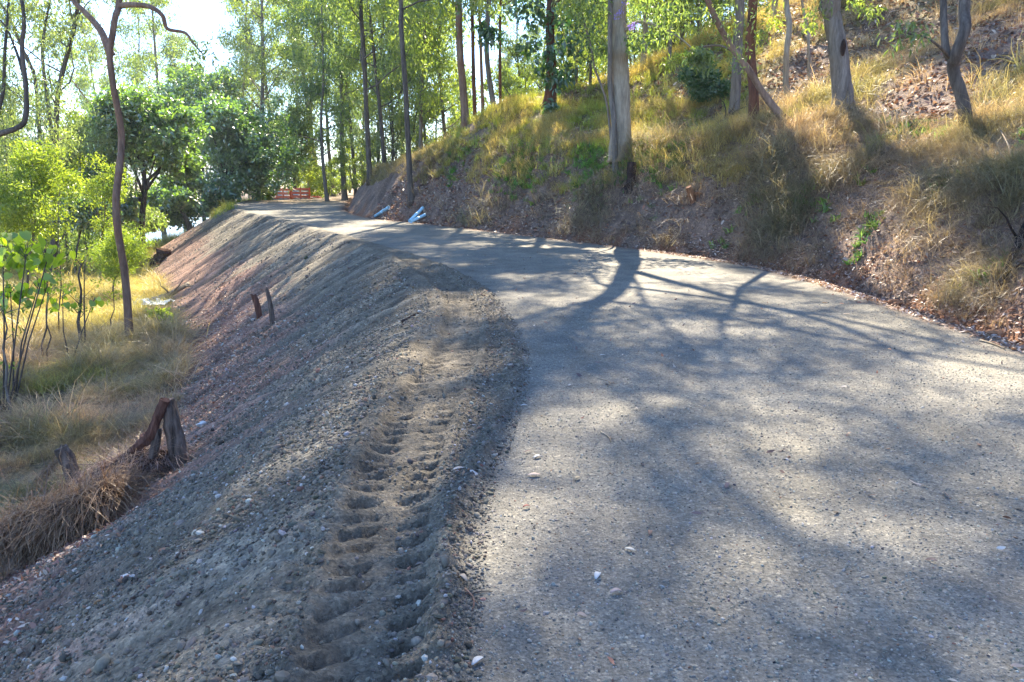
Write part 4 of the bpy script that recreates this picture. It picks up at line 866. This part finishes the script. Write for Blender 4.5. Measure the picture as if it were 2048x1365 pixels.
pipe('upper pale blue pipe of the crossed pair, pointing up the bank', (819, 446), (846, 422), 29.6, 30.7, .06)
pipe('lower pale blue pipe of the crossed pair, lying flatter', (822, 447), (850, 434), 29.2, 29.9, .055)
pipe('single pale blue pipe lying apart left of the crossed pair', (751, 437), (778, 420), 32.3, 33.6, .075)
# burnt stump, exposed root stump, fallen logs
def stump(name, label, cat, px, D, h, r, mat, seed, lean=(0, 0), roots=4, dz=0, py=None):
    D = hit(px, py) if py else D; rng = np.random.default_rng(seed); g = G(px, D, dz); root = empty(name, g); tag(root, label, cat); mb = MB()
    q = [np.array((lean[0] * t, lean[1] * t, -.2 + (h + .2) * t)) for t in np.linspace(0, 1, 7)]; lump_tube(mb, q, [r * (1.35 - .5 * t + .1 * math.sin(9 * t)) for t in np.linspace(0, 1, 7)], 11, .16, seed); mb.build('trunk', mat, root, False)
    for k in range(roots):
        a = k * 6.28 / roots + rng.uniform(-.4, .4); m2 = MB(); lump_tube(m2, wander((math.cos(a) * r * .6, math.sin(a) * r * .6, .12), (math.cos(a), math.sin(a), -.5), r * 3.2, 5, rng, -.1, .25), [r * .35, r * .3, r * .24, r * .18, r * .1, r * .04], 6, .1, seed + k); m2.build('root', mat, root, False)
stump('burnt_stump', 'charred red brown stump right against the big pale gum tree', 'stump', 1262, 20.4, .62, .12, M_char, 31, roots=3)
stump('root_stump', 'broken orange brown root stump jutting from the bank face', 'stump', 1392, 15.4, .26, .075, M_root, 32, (-.22, -.12), 7, py=398)
def log(name, label, pts, D0, D1, r0, r1, mat, seed, rise=.0, cat='log'):
    n = len(pts); P = []
    for i, px in enumerate(pts):
        D = D0 + (D1 - D0) * i / (n - 1); P.append(np.array(tuple(G(px, D, r0 + rise * i))))
    root = empty(name, P[0]); tag(root, label, cat); mb = MB(); q = dense_path([p - P[0] for p in P]); lump_tube(mb, q, [r0 + (r1 - r0) * i / (len(q) - 1) for i in range(len(q))], 8, .1, seed); mb.build('bole', mat, root)
    rng = np.random.default_rng(seed)
    for k in range(3): m2 = MB(); m2.tube(wander(at_path(q, rng.uniform(.3, .9)), (rng.normal(), rng.normal(), .8), .7 * max(1, r0 * 8), 4, rng, 0, .3), [r1 * .6, r1 * .5, r1 * .35, r1 * .2, r1 * .08], 5); m2.build('branch', mat, root)
log('fallen_log', 'dark fallen log lying up the slope left of the grey gum', [1375, 1400, 1430, 1462], 20.8, 23.5, .10, .06, M_bark, 41, .06)
log('fallen_branch', 'thin dark dead branch standing out of the bright grass right of the burnt stump', [1352, 1368, 1384], 23.0, 21.6, .03, .02, M_char, 42, .12, 'branch')
log('fallen_branch', 'black rotting branch on the bank at the right picture edge', [2060, 2020, 1990], 9.5, 8.8, .05, .03, M_char, 43, .0, 'branch')
log('fallen_branch', 'long pale leaning dead stick on the right hillside', [2035, 2018, 1995], 10.0, 11.5, .014, .008, M_barkp, 44, .16, 'branch')
log('fallen_log', 'grey log lying in the grass beside the upturned root ball', [225, 260, 300], 37, 36, .20, .16, M_barkp, 45, 0)
log('fallen_log', 'pale grey log at the foot of the embankment behind the crumpled sheet', [305, 340, 378], 24.4, 26.2, .12, .07, M_barkp, 46, 0)
stump('root_ball', 'upturned root ball of dark soil and roots in the valley', 'root ball', 322, 36.2, .55, .36, M_thatch, 47, (.2, 0), 14)
# crumpled pale sheet
M_sheet = plain('pale_sheet', (.55, .63, .72), .5, .12, 3, .5)
def sheet():
    g = G(303, 24.2); n = 24; V = []; rng = np.random.default_rng(4)
    for j in range(n):
        for i in range(n):
            x = (i / (n - 1) - .5) * 1.25; y = (j / (n - 1) - .5) * .9
            V.append((x + .05 * float(fbm(np.array(y * 4), np.array(x * 3), 2)), y, .10 + .22 * float(abs(fbm(np.array(x * 3 + 3), np.array(y * 3), 3)))))
    me = mesh_np('sheet', V, [(j * n + i, j * n + i + 1, (j + 1) * n + i + 1, (j + 1) * n + i) for j in range(n - 1) for i in range(n - 1)], M_sheet, False)
    o = mobj('crumpled_sheet', me, None, g); so = o.modifiers.new('t', 'SOLIDIFY'); so.thickness = .006; tag(o, 'crumpled pale blue sheet on the ground right of the forked gum', 'sheet')
sheet()
# saplings with bare dark stems and broad leaved plants at the left
def sapling(label, px, py_top, D, r, seed, mat=M_bark, lean=0, leafy=0, mleaf=M_yel):
    rng = np.random.default_rng(seed); g = G(px, D); top = W(px + lean, py_top, D) - g; root = empty('sapling', g); tag(root, label, 'sapling', 'thin saplings in the left valley')
    q = [np.array(tuple(top * t)) + np.array([rng.normal(0, .03), rng.normal(0, .03), 0]) * (t > 0) for t in np.linspace(0, 1, 7)]; mb = MB(); mb.tube(q, [r * (1 - .7 * t) for t in np.linspace(0, 1, 7)], 7); C = []; R = []
    for k in range(7):
        B = wander(at_path(q, rng.uniform(.35, .98)), (rng.normal(), rng.normal(), .9), top.z * rng.uniform(.12, .25), 3, rng, .1, .2); mb.tube(B, [r * .3, r * .22, r * .15, r * .06], 4); C.append(B[-1]); R.append(top.z * .07)
    mb.build('stem', mat, root)
    if leafy: V, F = leaves(C + [q[-1]], R + [.2], leafy, .09, .035, rng, .4); mobj('foliage', mesh_np('foliage', V, F, mleaf, False), root)
sapling('dark bare sapling stem left of the forked gum, thickest of the saplings', 160, 520, 16.8, .045, 61, leafy=14)
sapling('thin upright sapling just right of the thickest one', 172, 500, 16.6, .022, 62, leafy=16)
sapling('pair stem sapling behind the broad leaved plant', 88, 520, 15.4, .022, 63, leafy=12)
sapling('slim brown sapling beside the broad leaved plant', 96, 560, 15.0, .018, 64, leafy=10)
sapling('leaning grey sapling at the left picture edge', 22, 620, 11.5, .03, 65, M_barkg, -18, 14)
sapling('thin sapling between the forked gum and the feathery shrub', 226, 560, 18.5, .018, 66, leafy=12)
sapling('slender leafy sapling in front of the left edge shrub', 118, 380, 19, .02, 67, leafy=40)
# broad leaves, each its own piece
def heart_leaf():
    o = [(0, 0), (.32, -.12), (.52, .18), (.42, .55), (0, 1.0), (-.42, .55), (-.52, .18), (-.32, -.12)]; V = [(0, .35, -.05)] + [(x, y, -.10 * abs(x) - .16 * y * y) for x, y in o]
    return mesh_np('leaf', V, [(0, 1, 2, 3), (0, 3, 4, 5), (0, 5, 6, 7), (0, 7, 8, 1)], M_big)
HL = heart_leaf()
def broad_plant(label, D, px, stems, spots, size, seed):
    rng = np.random.default_rng(seed); g = G(px, D); root = empty('broad_leaved_plant', g); tag(root, label, 'plant', 'broad leaved plants at the left edge'); mb = MB(); pts = [np.array(W(a, b_, D + rng.uniform(-.3, .3)) - g) for a, b_ in spots]
    for a, b_ in stems:
        t = np.array(W(a, b_, D) - g); mb.tube([np.zeros(3) + (0, 0, -.1), t * .5 + rng.normal(0, .04, 3), t], [.016, .012, .007], 6)
    for p in pts:
        s0 = min((np.array(W(a, b_, D) - g) for a, b_ in stems), key=lambda t: np.linalg.norm(t - p)); mb.tube([s0 * .93, (s0 + p) / 2 + (0, 0, .06), p], [.006, .005, .003], 4)
    mb.build('stem', M_bark, root)
    for p in pts:
        for k in range(4):
            o = mobj('leaf', HL, root, tuple(p + rng.normal(0, size * .65, 3))); o.rotation_euler = (rng.uniform(-1.5, -.5), rng.normal(0, .4), rng.uniform(0, 6.28)); o.scale = (size * rng.uniform(.75, 1.25),) * 3
broad_plant('plant with big heart shaped yellow green leaves, upper of the two at the left edge', 11.5, 5, [(5, 470), (55, 490), (100, 500), (-20, 500)], [(8, 478), (18, 500), (35, 492), (50, 505), (66, 500), (85, 512), (105, 515), (118, 508), (30, 520), (12, 530), (48, 528), (-10, 490), (72, 522), (100, 530), (20, 470), (0, 515), (58, 488), (92, 498)], .145, 71)
broad_plant('plant with big heart shaped leaves, lower of the two at the left edge', 12.4, 25, [(20, 570), (80, 560), (95, 570)], [(10, 575), (25, 580), (40, 572), (55, 585), (72, 565), (85, 560), (98, 572), (32, 592), (15, 600), (62, 575), (45, 598), (5, 590)], .13, 72)
broad_plant('small broad leaved plant low at the foot of the saplings', 15.5, 140, [(125, 590), (190, 595)], [(118, 600), (130, 592), (180, 600), (195, 608), (150, 605), (110, 612)], .12, 73)

# ---------------------------------------------------------------- single leaves, sticks and stones on the road
def road_leaf(label, px, py, size, col, rz, curl, mats={}):
    k = tuple(col); size *= .8; curl *= .6; col = tuple(v * .8 for v in col)
    if k not in mats: mats[k] = plain('fallen_leaf', col, .7, .15, 20)
    a = math.radians(12) + math.atan((py - 682.5) / FPX); D = CAMZ / math.tan(a); g = G(px, D, .006); V = []; n = 7
    for i in range(n):
        t = i / (n - 1); w = size * .21 * math.sin(math.pi * (.06 + .88 * t)) ** .8; z = curl * size * math.sin(t * math.pi) + .004
        V += [((t - .5) * size, -w, z + w * .35), ((t - .5) * size, 0, z), ((t - .5) * size, w, z + w * .25)]
    F = [(3 * i + s, 3 * i + 3 + s, 3 * i + 4 + s, 3 * i + 1 + s) for i in range(n - 1) for s in (0, 1)]
    o = mobj('fallen_leaf', mesh_np('fallen_leaf', V, F, mats[k]), None, g); o.rotation_euler = (0, 0, rz); so = o.modifiers.new('t', 'SOLIDIFY'); so.thickness = .0015; tag(o, label, 'leaf', 'fallen leaves on the gravel')
for a_ in [('broad white leaf in the middle foreground of the road', 1195, 1156, .075, (.75, .73, .68), 1.2, .25), ('pinkish curled leaf just right of the broad white leaf', 1232, 1188, .065, (.62, .45, .38), .3, .3),
           ('torn white leaf at the bottom edge of the picture', 955, 1330, .07, (.72, .70, .66), .9, .2), ('pale narrow leaf on the right rim of the tyre track', 918, 950, .09, (.6, .52, .45), .4, .1), ('pinkish narrow leaf right of the loose gravel edge', 1068, 954, .09, (.58, .45, .38), .1, .12),
           ('small white leaf in the shade beyond the pinkish narrow leaf', 1075, 917, .07, (.65, .63, .6), .6, .2), ('tan leaf on the sunlit patch of road', 1155, 961, .06, (.42, .34, .22), .8, .2), ('dark red leaf on the road beside the sunlit patch', 1053, 1018, .05, (.15, .03, .03), .3, .3),
           ('pale long leaf near the right of the white leaf pair', 1260, 1103, .06, (.62, .58, .5), -.5, .1), ('curled tan leaf lying in the loose stones near the bottom', 925, 1168, .07, (.6, .48, .36), -.8, .4), ('small white leaf at the loose gravel edge', 1048, 812, .06, (.8, .78, .74), .2, .2), ('tiny pale leaf beyond the forked stick', 1140, 772, .06, (.6, .55, .5), 1.0, .1),
           ('pale leaf resting among the lug prints', 840, 1122, .05, (.55, .42, .33), .2, .3), ('white leaf right at the far shaded road', 1205, 712, .07, (.7, .68, .65), .2, .1), ('brown leaf on the right half of the road', 1300, 1070, .06, (.35, .2, .13), 1.3, .3)]:
    road_leaf(*a_)
def stick(label, p0, p1, r, bend=.03, mat=M_barkp, cat='stick', on=CAMZ):
    def gp(px, py):
        a = math.radians(12) + math.atan((py - 682.5) / FPX); return G(px, CAMZ / math.tan(a), r)
    a = gp(*p0); c = gp(*p1); root = empty('fallen_stick', a); tag(root, label, cat, 'sticks on the gravel'); d = np.array(c - a); sd = np.array([-d[1], d[0], 0]); q = [d * t + sd * bend * math.sin(math.pi * t) * 3 for t in np.linspace(0, 1, 6)]; mb = MB(); mb.tube(q, [r * (1 - .5 * t) for t in np.linspace(0, 1, 6)], 6); mb.build('shaft', mat, root)
    m2 = MB(); m2.tube([q[3], q[3] + sd * .1 + d * .1], [r * .6, r * .3], 5); m2.build('twig', mat, root)
stick('straight pale stick on the shaded road', (1202, 866), (1222, 886), .006)
stick('bent thin stick on the shaded road beyond the straight one', (1195, 757), (1214, 774), .005, .08)
stick('short brown stick standing out beside the loose stones at the bottom', (928, 1190), (944, 1230), .005, .05, M_barkb)
stick('black short stick on the embankment side of the ridge', (805, 640), (836, 632), .022, .0, M_char)
stick('thin dark twig lying across the loose stones near the bottom', (935, 1200), (985, 1186), .004, .05, M_bark)
stick('long pale stick along the right road edge', (1960, 682), (2010, 700), .012, .02, M_barkp)
M_stone = plain('white_stone', (.6, .57, .54), .8, .2, 9)
def stone(label, px, D, s, mat, seed, group='single stones beside the road'):
    import bmesh
    rng = np.random.default_rng(seed); bm = bmesh.new(); bmesh.ops.create_icosphere(bm, subdivisions=3, radius=s)
    for v in bm.verts: v.co *= 1 + .8 * float(fbm(np.array(v.co.x / s * 1.3 + seed), np.array(v.co.y / s * 1.3 + v.co.z / s), 2)); v.co.z *= .65
    me = bpy.data.meshes.new('stone'); bm.to_mesh(me); bm.free(); me.materials.append(mat); o = mobj('stone', me, None, G(px, D, s * .3)); tag(o, label, 'stone', group)
stone('white stone on the slope right of the stout fence post', 405, 9.0, .06, M_stone, 1); stone('small white stone below the white one near the grass roll', 355, 7.6, .035, M_stone, 2)
M_clay = plain('orange_clay', (.30, .14, .07), .95, .4, 14)
stone('big orange clay clod at the foot of the bank at the right', 1985, 7.95, .12, M_clay, 3); stone('orange clay clod left of the big one', 1905, 8.5, .07, M_clay, 4); stone('brown clay clod further along the bank foot', 1790, 9.8, .08, M_clay, 5); stone('white stone at the bottom left corner of the slope', 22, 4.6, .028, M_stone, 6)
stone('white rounded stone on the near slope left of the tyre track', 250, 3.75, .022, M_stone, 7)
# purple flowers and hollow scar
def flowers():
    D = 19.6; g = G(1262, D); root = empty('jacaranda_branch', W(1262, -40, D)); b0 = W(1262, -40, D); rng = np.random.default_rng(8); tag(root, 'branch with purple blossom hanging in front of the big pale gum tree', 'branch'); mb = MB()
    q = dense_path([np.array(W(px, py, D) - b0) for px, py in [(1262, -40), (1250, 10), (1244, 35), (1262, 60)]]); mb.tube(q, [.03 - .022 * i / (len(q) - 1) for i in range(len(q))], 6); mb.build('stem', M_barkp, root)
    V, F = leaves([np.array(W(px, py, D) - b0) for px, py in [(1250, 5), (1242, 22), (1235, 30), (1262, 55), (1270, 50)]], [.12, .12, .12, .1, .12], 22, .05, .035, rng); mobj('blossom', mesh_np('blossom', V, F, M_purple, False), root)
flowers()
def hollow():
    t = [o for o in bpy.data.objects if o.get('label', '').startswith('stout grey gum')][0]; b0 = Vector(t.location); mb = MB()
    c = W(1688, 95, 17.36) - b0; V = [tuple(c + Vector((0, .03, 0)))]; n = 16
    for k in range(n): a = 2 * math.pi * k / n; V.append(tuple(c + Vector((.038 * math.cos(a + .3 * math.sin(2 * a)), -.02, .13 * math.sin(a)))))
    for k in range(n): a = 2 * math.pi * k / n; V.append(tuple(c + Vector((.06 * math.cos(a), .04, .18 * math.sin(a)))))
    F = [(0, 1 + k, 1 + (k + 1) % n, 1 + (k + 2) % n) for k in range(0, n, 2)] + [(1 + k, 1 + n + k, 1 + n + (k + 1) % n, 1 + (k + 1) % n) for k in range(n)]
    mb.add(V, F); mb.build('hollow_scar', M_char, t)
hollow()

# ---------------------------------------------------------------- thin morning haze
def haze():
    m = bpy.data.materials.new('haze'); m.use_nodes = True; nt = m.node_tree; nt.nodes.clear()
    out = N(nt, 'ShaderNodeOutputMaterial'); pv = N(nt, 'ShaderNodeVolumePrincipled'); pv.inputs['Color'].default_value = (.86, .93, 1, 1); pv.inputs['Density'].default_value = .0004; pv.inputs['Anisotropy'].default_value = .25
    nt.links.new(pv.outputs[0], out.inputs['Volume']); mb = MB(); mb.box((-150, 900, 24), 4200, 2100, 112); o = mb.build('haze', m, None, False); tag(o, 'thin pale blue haze in the air', kind='stuff')
haze()
